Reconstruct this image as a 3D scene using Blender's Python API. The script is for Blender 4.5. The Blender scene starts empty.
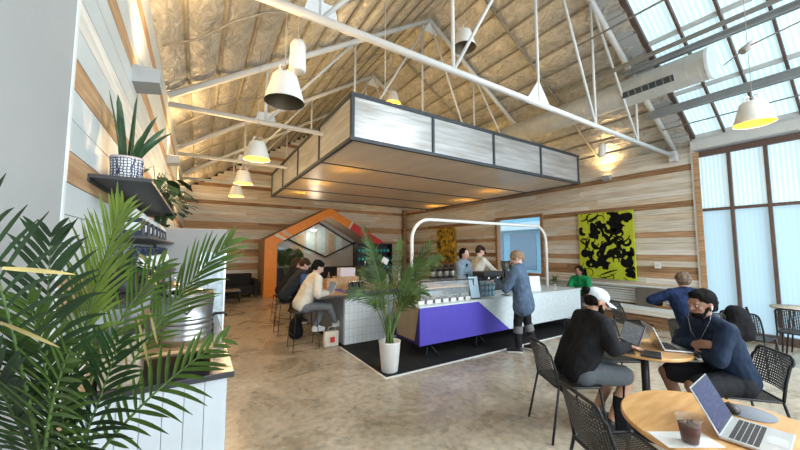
import bpy, bmesh, math, random
from mathutils import Vector, Matrix, Euler, noise
random.seed(7)
sc = bpy.context.scene
col = sc.collection
V = Vector
PI = math.pi
# ---------------------------------------------------------------- camera
FPX, YAW, PITCH, EYE = 322.0, math.radians(32.1), math.radians(4.4), 1.65
cam_d = bpy.data.cameras.new('camera'); cam = bpy.data.objects.new('camera', cam_d); col.objects.link(cam)
cam_d.sensor_width = 36; cam_d.lens = FPX/800*36; cam_d.clip_start = .05; cam_d.clip_end = 200
cam.location = (0, 0, EYE); cam.rotation_euler = (PI/2+PITCH, 0, -YAW)
sc.camera = cam
# ---------------------------------------------------------------- world, lights, exposure
sc.view_settings.view_transform = 'Standard'; sc.view_settings.look = 'None'
sc.view_settings.gamma = 1; sc.view_settings.use_curve_mapping = False
sc.view_settings.exposure = 0.28
w = bpy.data.worlds.new('sky'); sc.world = w; w.use_nodes = True
wb = w.node_tree.nodes['Background']; wb.inputs[0].default_value = (.62, .8, 1, 1); wb.inputs[1].default_value = 2.2
def area(name, loc, rot, sx, sy, power, color):
    d = bpy.data.lights.new(name, 'AREA'); d.shape = 'RECTANGLE'; d.size = sx; d.size_y = sy
    d.energy = power; d.color = color
    o = bpy.data.objects.new(name, d); col.objects.link(o); o.location = loc; o.rotation_euler = rot
    return o
# added fill lights out of view, behind the camera and under the unseen skylight
area('front_fill', (4.0, -4.6, 2.2), (PI/2, 0, 0), 8, 3.6, 330, (.93, .97, 1))
area('skylight_fill', (6.2, -2.2, 4.6), (0, math.radians(33), 0), 3.6, 4.2, 430, (.85, .94, 1))
def point(name, loc, power, color, r=.05):
    d = bpy.data.lights.new(name, 'POINT'); d.energy = power; d.color = color; d.shadow_soft_size = r
    o = bpy.data.objects.new(name, d); col.objects.link(o); o.location = loc
    return o
# ---------------------------------------------------------------- materials
MATS = {}
def mat(name, c, rough=.6, metal=0, var=.0, scale=8, bump=0, bscale=40, emit=None, es=0, stretch=None, c2=None, trans=0, alpha=1, coat=0, spec=None):
    if name in MATS: return MATS[name]
    m = bpy.data.materials.new(name); m.use_nodes = True; nt = m.node_tree; N = nt.nodes; L = nt.links
    b = N['Principled BSDF']; b.inputs['Roughness'].default_value = rough; b.inputs['Metallic'].default_value = metal
    if spec is None and rough >= .6 and not metal: spec = .2
    if spec is not None: b.inputs['Specular IOR Level'].default_value = spec
    if coat: b.inputs['Coat Weight'].default_value = coat; b.inputs['Coat Roughness'].default_value = .12
    tc = N.new('ShaderNodeTexCoord'); mp = N.new('ShaderNodeMapping'); L.new(tc.outputs['Object'], mp.inputs[0])
    if stretch: mp.inputs['Scale'].default_value = stretch
    c = tuple(c)[:3]
    if var or c2:
        nz = N.new('ShaderNodeTexNoise'); nz.inputs['Scale'].default_value = scale; nz.inputs['Detail'].default_value = 4
        L.new(mp.outputs[0], nz.inputs[0])
        r = N.new('ShaderNodeValToRGB'); r.color_ramp.elements[0].position = .36; r.color_ramp.elements[1].position = .66
        ca = c2 if c2 else tuple(max(0, x*(1-var)) for x in c); cb = c if c2 else tuple(min(1, x*(1+var)) for x in c)
        r.color_ramp.elements[0].color = (*ca, 1); r.color_ramp.elements[1].color = (*cb, 1)
        L.new(nz.outputs[0], r.inputs[0]); L.new(r.outputs[0], b.inputs['Base Color'])
    else: b.inputs['Base Color'].default_value = (*c, 1)
    if bump:
        n2 = N.new('ShaderNodeTexNoise'); n2.inputs['Scale'].default_value = bscale; n2.inputs['Detail'].default_value = 3
        L.new(mp.outputs[0], n2.inputs[0]); bp = N.new('ShaderNodeBump'); bp.inputs['Strength'].default_value = bump; bp.inputs['Distance'].default_value = .02
        L.new(n2.outputs[0], bp.inputs['Height']); L.new(bp.outputs[0], b.inputs['Normal'])
    if emit: b.inputs['Emission Color'].default_value = (*emit, 1); b.inputs['Emission Strength'].default_value = es
    if trans: b.inputs['Transmission Weight'].default_value = trans
    if alpha < 1: b.inputs['Alpha'].default_value = alpha
    MATS[name] = m; return m
def stripes(m, axis, freq, c1, c2, sharp=False, emit=0):
    """corrugation / tile joints: a wave of the object coordinate into the base colour and bump"""
    nt = m.node_tree; N = nt.nodes; L = nt.links; b = N['Principled BSDF']
    tc = N.new('ShaderNodeTexCoord'); sp = N.new('ShaderNodeSeparateXYZ'); L.new(tc.outputs['Object'], sp.inputs[0])
    mu = N.new('ShaderNodeMath'); mu.operation = 'MULTIPLY'; mu.inputs[1].default_value = freq*2*PI; L.new(sp.outputs[axis], mu.inputs[0])
    sn = N.new('ShaderNodeMath'); sn.operation = 'SINE'; L.new(mu.outputs[0], sn.inputs[0])
    r = N.new('ShaderNodeMapRange'); r.inputs[1].default_value = -1; r.inputs[2].default_value = 1; L.new(sn.outputs[0], r.inputs[0])
    mx = N.new('ShaderNodeMix'); mx.data_type = 'RGBA'; mx.inputs[6].default_value = (*c1, 1); mx.inputs[7].default_value = (*c2, 1)
    L.new(r.outputs[0], mx.inputs[0]); L.new(mx.outputs[2], b.inputs['Base Color'])
    if emit: L.new(mx.outputs[2], b.inputs['Emission Color']); b.inputs['Emission Strength'].default_value = emit
    bp = N.new('ShaderNodeBump'); bp.inputs['Distance'].default_value = .01; bp.inputs['Strength'].default_value = .5
    L.new(r.outputs[0], bp.inputs['Height']); L.new(bp.outputs[0], b.inputs['Normal'])
    return m
def grain(name, ca, cb, axis=1, rough=.6, blotch=0.0):
    """wood with long grain along an axis"""
    s = [14, 14, 14]; s[axis] = .9
    m = mat(name, cb, rough, c2=ca, scale=2.2, stretch=tuple(s), bump=.25, bscale=5)
    return m
# boards (grain along world X or Y)
for ax, nm in ((0, 'x'), (1, 'y')):
    grain('whitewash_'+nm, (.62, .58, .51), (.80, .765, .69), ax)
    grain('greywash_'+nm, (.52, .47, .39), (.70, .65, .56), ax)
    grain('tanwash_'+nm, (.54, .45, .34), (.72, .62, .49), ax)
    grain('pine_'+nm, (.36, .21, .11), (.54, .35, .20), ax)
    grain('darkpine_'+nm, (.22, .12, .06), (.40, .24, .13), ax)
M = lambda n: MATS[n]
mat('paintwhite', (.74, .76, .75), .5, var=.04, scale=3)
mat('whiteboards', (.56, .60, .60), .45, var=.05, scale=3)
mat('drywall', (.37, .375, .37), .9, var=.03, scale=2, bump=.05, bscale=60)
mat('dark_gap', (.05, .045, .04), .9, var=.1)
mat('steel_backlit', (.27, .29, .30), .45, var=.05, scale=5)  # backlit shade of the steel under the skylight, put into the colour
mat('steelwhite', (.56, .57, .56), .45, var=.05, scale=5)
mat('black_metal', (.018, .018, .02), .4, metal=.3, var=.1)
mat('black_plastic', (.015, .015, .017), .45, var=.1)
mat('dark_frame', (.035, .045, .055), .5, var=.1)
mat('brown_frame', (.11, .07, .055), .5, var=.2, scale=5, stretch=(10, 10, 1))
mat('chrome', (.62, .63, .64), .18, metal=1, var=.05)
mat('brushed_steel', (.5, .5, .5), .32, metal=1, var=.12, scale=4, stretch=(1, 1, 20))
mat('oak', (.74, .43, .18), .38, c2=(.60, .31, .10), scale=2.0, stretch=(2, 14, 14), bump=.05, coat=.2)
mat('plywood', (.60, .40, .22), .5, c2=(.45, .27, .13), scale=2.5, stretch=(12, 1.2, 12))
mat('boxwood', (.55, .34, .17), .5, c2=(.40, .23, .10), scale=2.5, stretch=(1.2, 12, 12))
mat('purple', (.082, .062, .46), .45, var=.04)
mat('orange', (.85, .27, .02), .5, var=.05)
mat('red', (.62, .03, .02), .5, var=.05)
mat('cream', (.70, .64, .53), .8, var=.06)
mat('paper', (.78, .79, .78), .8, var=.02)
mat('skin_olive', (.52, .29, .19), .55, var=.08, scale=12)
mat('skin_fair', (.62, .38, .29), .55, var=.07, scale=12)
mat('skin_brown', (.30, .155, .10), .5, var=.1, scale=12)
mat('hair_black', (.008, .007, .007), .7, spec=.1, var=.3, scale=60, bump=.6, bscale=120)
mat('hair_brown', (.05, .03, .02), .7, spec=.15, var=.4, scale=60, bump=.6, bscale=120)
mat('hair_blond', (.28, .18, .10), .5, var=.4, scale=60, bump=.6, bscale=120)
mat('hair_greybrown', (.17, .125, .09), .6, var=.5, scale=50, bump=.8, bscale=90)
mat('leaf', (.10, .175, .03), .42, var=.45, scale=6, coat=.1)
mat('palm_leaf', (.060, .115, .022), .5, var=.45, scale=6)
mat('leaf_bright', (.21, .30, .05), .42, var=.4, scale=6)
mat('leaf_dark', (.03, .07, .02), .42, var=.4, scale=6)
mat('leaf_dry', (.50, .40, .16), .6, var=.3, scale=9)
mat('stem_green', (.10, .17, .045), .5, var=.2)
mat('soil', (.03, .02, .015), .95, var=.4, scale=60, bump=.8)
def skinrough(): pass
# ---------------------------------------------------------------- mesh helpers
class MB:
    def __init__(s): s.v = []; s.f = []; s.mi = []; s.sm = []
    def add(s, vs, fs, mi=0, sm=False):
        o = len(s.v); s.v += [tuple(v) for v in vs]
        for f in fs: s.f.append([i+o for i in f]); s.mi.append(mi); s.sm.append(sm)
        return s
    def box(s, a, b, mi=0, rz=0, R=None, c=None):
        (x0, y0, z0), (x1, y1, z1) = a, b
        vs = [V((x, y, z)) for z in (z0, z1) for (x, y) in ((x0, y0), (x1, y0), (x1, y1), (x0, y1))]
        if R is not None:
            vs = [R @ v for v in vs]
        if c is not None: vs = [v + V(c) for v in vs]
        return s.add(vs, [[3, 2, 1, 0], [4, 5, 6, 7], [0, 1, 5, 4], [1, 2, 6, 5], [2, 3, 7, 6], [3, 0, 4, 7]], mi)
    def rbox(s, a, b, r=.01, mi=0, R=None, c=None):
        """box with chamfered vertical and horizontal edges"""
        bm = bmesh.new(); (x0, y0, z0), (x1, y1, z1) = a, b
        vs = [bm.verts.new((x, y, z)) for z in (z0, z1) for (x, y) in ((x0, y0), (x1, y0), (x1, y1), (x0, y1))]
        for f in ([3, 2, 1, 0], [4, 5, 6, 7], [0, 1, 5, 4], [1, 2, 6, 5], [2, 3, 7, 6], [3, 0, 4, 7]): bm.faces.new([vs[i] for i in f])
        bmesh.ops.bevel(bm, geom=bm.edges[:], offset=r, segments=2, affect='EDGES', profile=.6)
        bm.verts.index_update(); pts = [v.co.copy() for v in bm.verts]
        if R is not None: pts = [R @ p for p in pts]
        if c is not None: pts = [p+V(c) for p in pts]
        s.add(pts, [[v.index for v in f.verts] for f in bm.faces], mi); bm.free(); return s
    def tube(s, pts, r, n=8, mi=0, cap=True, sm=True, closed=False):
        pts = [V(p) for p in pts]; k = len(pts); rr = r if isinstance(r, (list, tuple)) else [r]*k
        vs = []; up = None
        for i, p in enumerate(pts):
            if closed: d = pts[(i+1) % k]-pts[i-1]
            else: d = (pts[min(i+1, k-1)]-pts[max(i-1, 0)])
            d = d.normalized() if d.length > 1e-9 else V((0, 0, 1))
            if up is None:
                up = V((0, 0, 1)) if abs(d.z) < .9 else V((1, 0, 0))
            a = (up - d*up.dot(d)); a = a.normalized() if a.length > 1e-6 else d.orthogonal().normalized()
            b = d.cross(a); up = a
            vs += [p+(a*math.cos(2*PI*j/n)+b*math.sin(2*PI*j/n))*rr[i] for j in range(n)]
        fs = []
        for i in range(k if closed else k-1):
            for j in range(n):
                i2 = (i+1) % k
                fs.append([i*n+j, i*n+(j+1) % n, i2*n+(j+1) % n, i2*n+j])
        s.add(vs, fs, mi, sm)
        if cap and not closed:
            o = len(s.v)-len(vs); s.f += [[o+j for j in range(n)][::-1], [o+(k-1)*n+j for j in range(n)]]; s.mi += [mi, mi]; s.sm += [False, False]
        return s
    def lathe(s, prof, c=(0, 0, 0), n=24, mi=0, sm=True, R=None, cap=True):
        vs = []; fs = []; k = len(prof)
        for r, z in prof:
            for j in range(n):
                p = V((r*math.cos(2*PI*j/n), r*math.sin(2*PI*j/n), z))
                if R is not None: p = R @ p
                vs.append(p+V(c))
        for i in range(k-1):
            for j in range(n): fs.append([i*n+j, i*n+(j+1) % n, (i+1)*n+(j+1) % n, (i+1)*n+j])
        s.add(vs, fs, mi, sm)
        if cap:
            o = len(s.v)-len(vs)
            if prof[0][0] > 1e-4: s.f.append([o+j for j in range(n)][::-1]); s.mi.append(mi); s.sm.append(False)
            if prof[-1][0] > 1e-4: s.f.append([o+(k-1)*n+j for j in range(n)]); s.mi.append(mi); s.sm.append(False)
        return s
    def ell(s, c, r, mi=0, R=None, n=16, m=10):
        prof = [(math.sin(PI*i/m), -math.cos(PI*i/m)) for i in range(m+1)]
        S = Matrix.Diagonal(V(r)); T = (R @ S) if R is not None else S
        prof[0] = (1e-5, -1); prof[-1] = (1e-5, 1)
        return s.lathe(prof, c, n, mi, True, T, cap=False)
    def cap(s, a, b, ra, rb, n=14, mi=0):
        """round cone (closed) from a to b"""
        a, b = V(a), V(b); d = (b-a); L = d.length
        if L < 1e-5: return s.ell(a, (ra, ra, ra), mi)
        d.normalize(); pts = []; rr = []
        for i in range(5):
            t = PI/2*i/4; pts.append(a-d*ra*math.cos(t)); rr.append(max(ra*math.sin(t), ra*.02))
        for i in range(5):
            t = PI/2*i/4; pts.append(b+d*rb*math.sin(t)); rr.append(max(rb*math.cos(t), rb*.02))
        return s.tube(pts, rr, n, mi)
    def chain(s, pts, rs, mi=0):
        for i in range(len(pts)-1): s.cap(pts[i], pts[i+1], rs[i], rs[i+1], mi=mi)
        return s
    def prism(s, poly, h0, h1, axis=2, mi=0):
        """polygon (2D) extruded along an axis; 2D coordinates fill the other two axes in order"""
        def P(a, b, h): l = [a, b]; l.insert(axis, h); return l
        k = len(poly); vs = [P(a, b, h0) for a, b in poly]+[P(a, b, h1) for a, b in poly]
        fs = [list(range(k))[::-1], [k+i for i in range(k)]]+[[i, (i+1) % k, k+(i+1) % k, k+i] for i in range(k)]
        return s.add(vs, fs, mi)
    def build(s, name, m, parent=None, loc=None, rz=None, fix=True):
        me = bpy.data.meshes.new(name); me.from_pydata(s.v, [], s.f)
        ms = m if isinstance(m, (list, tuple)) else [m]
        for x in ms: me.materials.append(MATS[x] if isinstance(x, str) else x)
        me.polygons.foreach_set('material_index', s.mi); me.polygons.foreach_set('use_smooth', s.sm)
        if fix:
            bm = bmesh.new(); bm.from_mesh(me); bmesh.ops.recalc_face_normals(bm, faces=bm.faces); bm.to_mesh(me); bm.free()
        me.update()
        o = bpy.data.objects.new(name, me); col.objects.link(o)
        if parent is not None: o.parent = parent
        if loc is not None: o.location = loc
        if rz is not None: o.rotation_euler = (0, 0, rz)
        return o
def tag(o, label, cat, group=None, kind=None):
    if label: o['label'] = label
    if cat: o['category'] = cat
    if group: o['group'] = group
    if kind: o['kind'] = kind
    return o
def struct(o): o['kind'] = 'structure'; return o
def thing(name, label, cat, loc=(0, 0, 0), rz=0, group=None):
    o = bpy.data.objects.new(name, None); col.objects.link(o); o.location = loc; o.rotation_euler = (0, 0, rz); o.empty_display_size = .1
    return tag(o, label, cat, group)
def dup(o, loc=None, rz=None, label=None, group=None, parent=None, scale=None):
    c = o.copy(); col.objects.link(c)
    if parent is not None: c.parent = parent
    if loc is not None: c.location = loc
    if rz is not None: c.rotation_euler = (0, 0, rz)
    if scale is not None: c.scale = scale
    if label: c['label'] = label
    if group: c['group'] = group
    for ch in list(o.children): dup(ch, parent=c)
    return c
def blob(mb, name, m, parent, voxel=.008, smooth=4, disp=0, dscale=.06, sub=False):
    """unite overlapping closed shapes into one continuous skin"""
    o = mb.build(name, m, parent)
    md = o.modifiers.new('r', 'REMESH'); md.mode = 'VOXEL'; md.voxel_size = voxel; md.use_smooth_shade = True
    if smooth: sm = o.modifiers.new('s', 'SMOOTH'); sm.factor = .5; sm.iterations = smooth
    bpy.context.view_layer.update()
    dg = bpy.context.evaluated_depsgraph_get(); me = bpy.data.meshes.new_from_object(o.evaluated_get(dg))
    if disp:
        me.update(); nn = [v.normal.copy() for v in me.vertices]
        for v, n in zip(me.vertices, nn):
            q = v.co/dscale
            f = noise.noise(q)*.6+noise.noise(V((q.x*2.3, q.y*2.3, q.z*1.3))+V((5, 1, 2)))*.4
            v.co += n*disp*f
    me.polygons.foreach_set('use_smooth', [True]*len(me.polygons)); me.update()
    o.modifiers.clear(); old = o.data; o.data = me; bpy.data.meshes.remove(old)
    if not me.materials: me.materials.append(MATS[m] if isinstance(m, str) else m)
    return o
def rotz(a): return Matrix.Rotation(a, 3, 'Z')
def arc(c, r, a0, a1, n, ax=(0, 1)):
    out = []
    for i in range(n+1):
        t = a0+(a1-a0)*i/n; p = [c[0], c[1], c[2]]; p[ax[0]] += r*math.cos(t); p[ax[1]] += r*math.sin(t); out.append(V(p))
    return out
def roundrect(hx, hy, r, n=5, z=0):
    pts = []
    for (sx, sy, a) in ((1, 1, 0), (-1, 1, PI/2), (-1, -1, PI), (1, -1, 3*PI/2)):
        for i in range(n+1):
            t = a+PI/2*i/n; pts.append(V((sx*(hx-r)+r*math.cos(t), sy*(hy-r)+r*math.sin(t), z)))
    return pts
# ================================================================ THE SHELL
XL, XR, YB, YF = -.45, 8.7, 13.5, -5.0
EAVE, RX, RZ = 3.85, 4.1, 6.78
SL = (RZ-EAVE)/(XR-RX); SLL = (RZ-EAVE)/(RX-XL)
# ---- floor: polished, stained concrete
fm = mat('concrete', (.42, .37, .29), .22)
nt = fm.node_tree; N = nt.nodes; L = nt.links; b = N['Principled BSDF']
tc = N.new('ShaderNodeTexCoord')
n1 = N.new('ShaderNodeTexNoise'); n1.inputs['Scale'].default_value = 1.3; n1.inputs['Detail'].default_value = 8; n1.inputs['Roughness'].default_value = .65; n1.inputs['Distortion'].default_value = .6
n2 = N.new('ShaderNodeTexNoise'); n2.inputs['Scale'].default_value = 14; n2.inputs['Detail'].default_value = 6
L.new(tc.outputs['Object'], n1.inputs[0]); L.new(tc.outputs['Object'], n2.inputs[0])
r1 = N.new('ShaderNodeValToRGB'); e = r1.color_ramp.elements
e[0].position = .30; e[0].color = (.27, .215, .15, 1); e[1].position = .64; e[1].color = (.54, .48, .385, 1)
x = e.new(.5); x.color = (.42, .36, .275, 1)
r2 = N.new('ShaderNodeValToRGB'); r2.color_ramp.elements[0].position = .35; r2.color_ramp.elements[0].color = (.72, .72, .72, 1); r2.color_ramp.elements[1].position = .6; r2.color_ramp.elements[1].color = (1.08, 1.07, 1.05, 1)
mx = N.new('ShaderNodeMix'); mx.data_type = 'RGBA'; mx.blend_type = 'MULTIPLY'; mx.inputs[0].default_value = 1
L.new(n1.outputs[0], r1.inputs[0]); L.new(n2.outputs[0], r2.inputs[0]); L.new(r1.outputs[0], mx.inputs[6]); L.new(r2.outputs[0], mx.inputs[7]); L.new(mx.outputs[2], b.inputs['Base Color'])
rr = N.new('ShaderNodeMapRange'); rr.inputs[3].default_value = .16; rr.inputs[4].default_value = .42; L.new(n1.outputs[0], rr.inputs[0]); L.new(rr.outputs[0], b.inputs['Roughness'])
struct(MB().box((XL-.2, YF-.2, -.1), (XR+.2, YB+.2, 0)).build('floor', 'concrete'))
# ---- board walls
BH = .128
def boards(name, axis, fixed, a0, a1, brown, holes, thick, mats, seed, top=None, topf=None, light=.5):
    """horizontal boards of real thickness; axis 0: along X (fixed y), 1: along Y (fixed x)"""
    rnd = random.Random(seed); mb = MB(); i = 0
    while True:
        z0 = i*BH; z1 = z0+BH-.004
        if z0 >= top: break
        A0, A1 = a0, a1
        if topf:
            rng = topf(min(z1, top)); 
            if rng is None: break
            A0, A1 = rng
        p = A0-rnd.random()*1.5
        while p < A1:
            q = p+rnd.choice((1.6, 2.2, 2.8, 3.4))
            s0, s1 = max(p, A0), min(q, A1)-.002
            p = q
            if s1-s0 < .01: continue
            segs = [(s0, s1, z0, min(z1, top))]
            for (h0, h1, hz0, hz1) in holes:
                ns = []
                for (u0, u1, w0, w1) in segs:
                    if w1 <= hz0 or w0 >= hz1 or u1 <= h0 or u0 >= h1: ns.append((u0, u1, w0, w1)); continue
                    if u0 < h0: ns.append((u0, h0, w0, w1))
                    if u1 > h1: ns.append((h1, u1, w0, w1))
                    if w0 < hz0: ns.append((max(u0, h0), min(u1, h1), w0, hz0))
                    if w1 > hz1: ns.append((max(u0, h0), min(u1, h1), hz1, w1))
                segs = ns
            if i in brown: mi = 3 if rnd.random() < .65 else 4
            else:
                t = rnd.random(); mi = 0 if t < light else (1 if t < light+.3*(1-light)/.5 else 2)
            d = rnd.random()*.003
            for (u0, u1, w0, w1) in segs:
                lo, hi = fixed, fixed+thick*(1+d*10)
                if axis == 0: mb.box((u0, min(lo, hi), w0), (u1, max(lo, hi), w1), mi)
                else: mb.box((min(lo, hi), u0, w0), (max(lo, hi), u1, w1), mi)
        i += 1
    return struct(mb.build(name, mats, fix=False))
mx_ = ['whitewash_x', 'greywash_x', 'tanwash_x', 'pine_x', 'darkpine_x']
my_ = ['whitewash_y', 'greywash_y', 'tanwash_y', 'pine_y', 'darkpine_y']
# left wall
lw = boards('wall_left', 1, XL-.025, 1.7, YB, {7, 11, 15, 18, 23, 27}, [], .025, ['whiteboards', 'whitewash_y', 'whitewash_y', 'pine_y', 'pine_y'], 3, top=EAVE, light=.9)
struct(MB().box((XL-.2, 1.7, 0), (XL-.027, YB, EAVE+.1)).build('trim_1', 'dark_gap'))
# near part: smooth grey drywall with an edge bead
struct(MB().box((XL-.2, YF, 0), (XL+.01, 1.69, EAVE+.1)).build('wall_left_drywall', 'drywall'))
struct(MB().box((XL-.03, 1.69, 0), (XL+.014, 1.715, EAVE)).build('trim_2', 'paintwhite'))
# back wall, up into the gable
def gable(z):
    if z <= EAVE: return (XL, XR)
    if z >= RZ-.05: return None
    return (XL+(z-EAVE)/SLL, XR-(z-EAVE)/SL)
boards('wall_back', 0, YB, XL, XR, {7, 8, 11, 12, 15, 19, 20, 26, 31, 36, 41, 46}, [], .025, ['tanwash_x', 'greywash_x', 'whitewash_x', 'pine_x', 'darkpine_x'], 5, top=RZ, topf=gable, light=.45)
struct(MB().prism([(XL-.2, 0), (XR+.2, 0), (XR+.2, EAVE), (RX, RZ+.1), (XL-.2, EAVE)], YB+.03, YB+.2, 1).build('trim_3', 'dark_gap'))
# right wall: boards, a window hole, glazed beyond y<2.35
WY0, WY1, WZ0, WZ1 = 5.9, 7.55, .93, 2.66
boards('wall_right', 1, XR, 2.36, YB, {2, 3, 5, 8, 9, 11, 15, 20, 26}, [(WY0, WY1, WZ0, WZ1)], .025, my_, 8, top=EAVE, light=.5)
mb = MB()
for a, c in (((2.36, 0), (WY0, EAVE)), ((WY1, 0), (YB, EAVE)), ((WY0, 0), (WY1, WZ0)), ((WY0, WZ1), (WY1, EAVE))):
    mb.box((XR+.03, a[0], a[1]), (XR+.12, c[0], c[1]))
struct(mb.build('trim_4', 'dark_gap'))
# corner post and board trim
struct(MB().box((8.52, 13.2, 0), (8.66, 13.36, 3.6)).build('trim_5', 'darkpine_x'))
struct(MB().box((8.66, 2.30, 0), (8.76, 2.37, 3.75)).build('trim_6', 'paintwhite'))
# back end of the room behind the camera
struct(MB().box((XL-.2, YF-.2, 0), (XR+.2, YF-.05, .4)).box((XL-.2, YF-.2, 3.6), (XR+.2, YF-.05, EAVE)).prism([(XL, EAVE), (XR, EAVE), (RX, RZ)], YF-.2, YF-.05, 1).build('wall_front', 'drywall'))
# ---- ceiling: foil-faced insulation between purlins, seams along the ridge
cm = mat('insulation', (.62, .57, .47), .36, metal=.35)
nt = cm.node_tree; N = nt.nodes; L = nt.links; b = N['Principled BSDF']
tc = N.new('ShaderNodeTexCoord'); mp = N.new('ShaderNodeMapping'); mp.inputs['Scale'].default_value = (1.3, .8, 1.3); L.new(tc.outputs['Object'], mp.inputs[0])
wv = N.new('ShaderNodeTexNoise'); wv.inputs['Scale'].default_value = 6.5; wv.inputs['Detail'].default_value = 5; wv.inputs['Distortion'].default_value = 1.6; L.new(mp.outputs[0], wv.inputs[0])
vo = N.new('ShaderNodeTexVoronoi'); vo.feature = 'DISTANCE_TO_EDGE'; vo.inputs['Scale'].default_value = 3.5; L.new(mp.outputs[0], vo.inputs[0])
ad = N.new('ShaderNodeMath'); ad.operation = 'MULTIPLY_ADD'; ad.inputs[1].default_value = .35; L.new(vo.outputs[0], ad.inputs[0]); L.new(wv.outputs[0], ad.inputs[2])
bp = N.new('ShaderNodeBump'); bp.inputs['Strength'].default_value = .6; bp.inputs['Distance'].default_value = .06; L.new(ad.outputs[0], bp.inputs['Height']); L.new(bp.outputs[0], b.inputs['Normal'])
r = N.new('ShaderNodeValToRGB'); r.color_ramp.elements[0].position = .35; r.color_ramp.elements[0].color = (.37, .35, .31, 1); r.color_ramp.elements[1].position = .62; r.color_ramp.elements[1].color = (.55, .525, .47, 1)
L.new(wv.outputs[0], r.inputs[0]); L.new(r.outputs[0], b.inputs['Base Color'])
def slope(side, x):  # underside height
    return EAVE+(x-XL)*SLL if side < 0 else EAVE+(XR-x)*SL
def roof(side, x0, x1, y0, y1, name):
    """billowing insulation: one quilt strip per pitch, sagging between seams"""
    mb = MB(); strips = max(1, round(abs(x1-x0)/.36)); nu = 6; vs = []; fs = []; ny = max(2, int((y1-y0)/.9))
    W = strips*nu+1
    for j in range(ny+1):
        y = y0+(y1-y0)*j/ny
        for i in range(W):
            x = x0+(x1-x0)*i/(W-1); t = (i % nu)/nu
            sag = .055*math.sin(PI*t)*(1+.35*math.sin(y*3.1+i//nu*1.7)) if i % nu else 0
            vs.append((x, y, slope(side, x)-sag+.02))
    for j in range(ny):
        for i in range(W-1): fs.append([j*W+i, j*W+i+1, (j+1)*W+i+1, (j+1)*W+i])
    mb.add(vs, fs, 0, True)
    # outer deck gives it thickness
    a, c = slope(side, x0)+.22, slope(side, x1)+.22
    mb.add([(x0, y0, a), (x1, y0, c), (x1, y1, c), (x0, y1, a), (x0, y0, a-.2), (x1, y0, c-.2), (x1, y1, c-.2), (x0, y1, a-.2)],
           [[0, 1, 2, 3], [0, 1, 5, 4], [3, 2, 6, 7], [0, 3, 7, 4], [1, 2, 6, 5]], 1)
    return struct(mb.build(name, ['insulation', 'drywall'], fix=False))
SKY_Y = 2.32
roof(-1, XL-.1, RX, YF, YB, 'ceiling')
roof(1, RX, XR+.1, SKY_Y, YB, 'ceiling')
roof(1, RX, 4.5, YF, SKY_Y, 'ceiling')
# seam battens on the insulation (dark lines along the ridge)
def seams(side, xs, y0, y1):
    mb = MB()
    for x in xs:
        z = slope(side, x)+.012; mb.box((x-.016, y0, z-.03), (x+.016, y1, z))
    return struct(mb.build('trim_7', 'seamgrey'))
mat('seamgrey', (.26, .23, .18), .6, var=.15)
n_ = round((RX-XL+.1)/.36); seams(-1, [XL-.1+(RX-XL+.1)*i/n_ for i in range(1, n_)], YF, YB)
n_ = round((XR+.1-RX)/.36); seams(1, [RX+(XR+.1-RX)*i/n_ for i in range(1, n_)], SKY_Y, YB)
# ---- skylight (window_1): brown glazing bars, corrugated translucent sheets lit by the sky
def sheet_mat(name, axis, c1, c2, freq, es):
    m = mat(name, c1, .35); return stripes(m, axis, freq, c1, c2, emit=es)
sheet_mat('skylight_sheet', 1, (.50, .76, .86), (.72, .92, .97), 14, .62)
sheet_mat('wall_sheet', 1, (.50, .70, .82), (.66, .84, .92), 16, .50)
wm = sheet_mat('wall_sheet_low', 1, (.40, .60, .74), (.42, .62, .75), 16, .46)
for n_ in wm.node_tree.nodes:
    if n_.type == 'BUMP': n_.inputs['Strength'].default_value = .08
sk = bpy.data.objects.new('window_1', None); col.objects.link(sk); struct(sk)
def on_slope(x, dz=0): return slope(1, x)+dz
X0s, X1s = 4.5, 8.62
ys = [SKY_Y-.02-.475*i for i in range(0, 16)]
rows = [X0s, 5.55, 6.6, 7.62, X1s]
for i in range(len(ys)-1):
    for k in range(4):
        a, c = rows[k]+.02, rows[k+1]-.02; y1, y0 = ys[i]-.02, ys[i+1]+.02
        m_ = MB(); za, zc = on_slope(a, .1), on_slope(c, .1)
        m_.add([(a, y0, za), (c, y0, zc), (c, y1, zc), (a, y1, za), (a, y0, za+.012), (c, y0, zc+.012), (c, y1, zc+.012), (a, y1, za+.012)],
               [[0, 1, 2, 3], [7, 6, 5, 4], [0, 4, 5, 1], [1, 5, 6, 2], [2, 6, 7, 3], [3, 7, 4, 0]])
        m_.build('pane', 'skylight_sheet', sk)
mb = MB()
def slopebar(mb, x0, x1, y, w, h, dz, mi=0):
    za, zc = on_slope(x0, dz), on_slope(x1, dz)
    mb.add([(x0, y-w, za-h), (x1, y-w, zc-h), (x1, y+w, zc-h), (x0, y+w, za-h), (x0, y-w, za), (x1, y-w, zc), (x1, y+w, zc), (x0, y+w, za)],
           [[0, 1, 2, 3], [7, 6, 5, 4], [0, 4, 5, 1], [1, 5, 6, 2], [2, 6, 7, 3], [3, 7, 4, 0]], mi)
for i, y in enumerate(ys): slopebar(mb, X0s, X1s, y, .017 if i else .045, .1, .12)
mb.build('frame', 'brown_frame', sk)
mb = MB()
for k, x in enumerate(rows):
    z = on_slope(x, .1); mb.box((x-.025, ys[-1], z-.06), (x+.025, SKY_Y, z+.01))
mb.build('frame', 'steelwhite', sk)
# grey-green reveal board beside the skylight
mb = MB(); slopebar(mb, 4.6, 8.6, SKY_Y+.16, .13, .02, .0); struct(mb.build('trim_8', 'drywall'))
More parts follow.
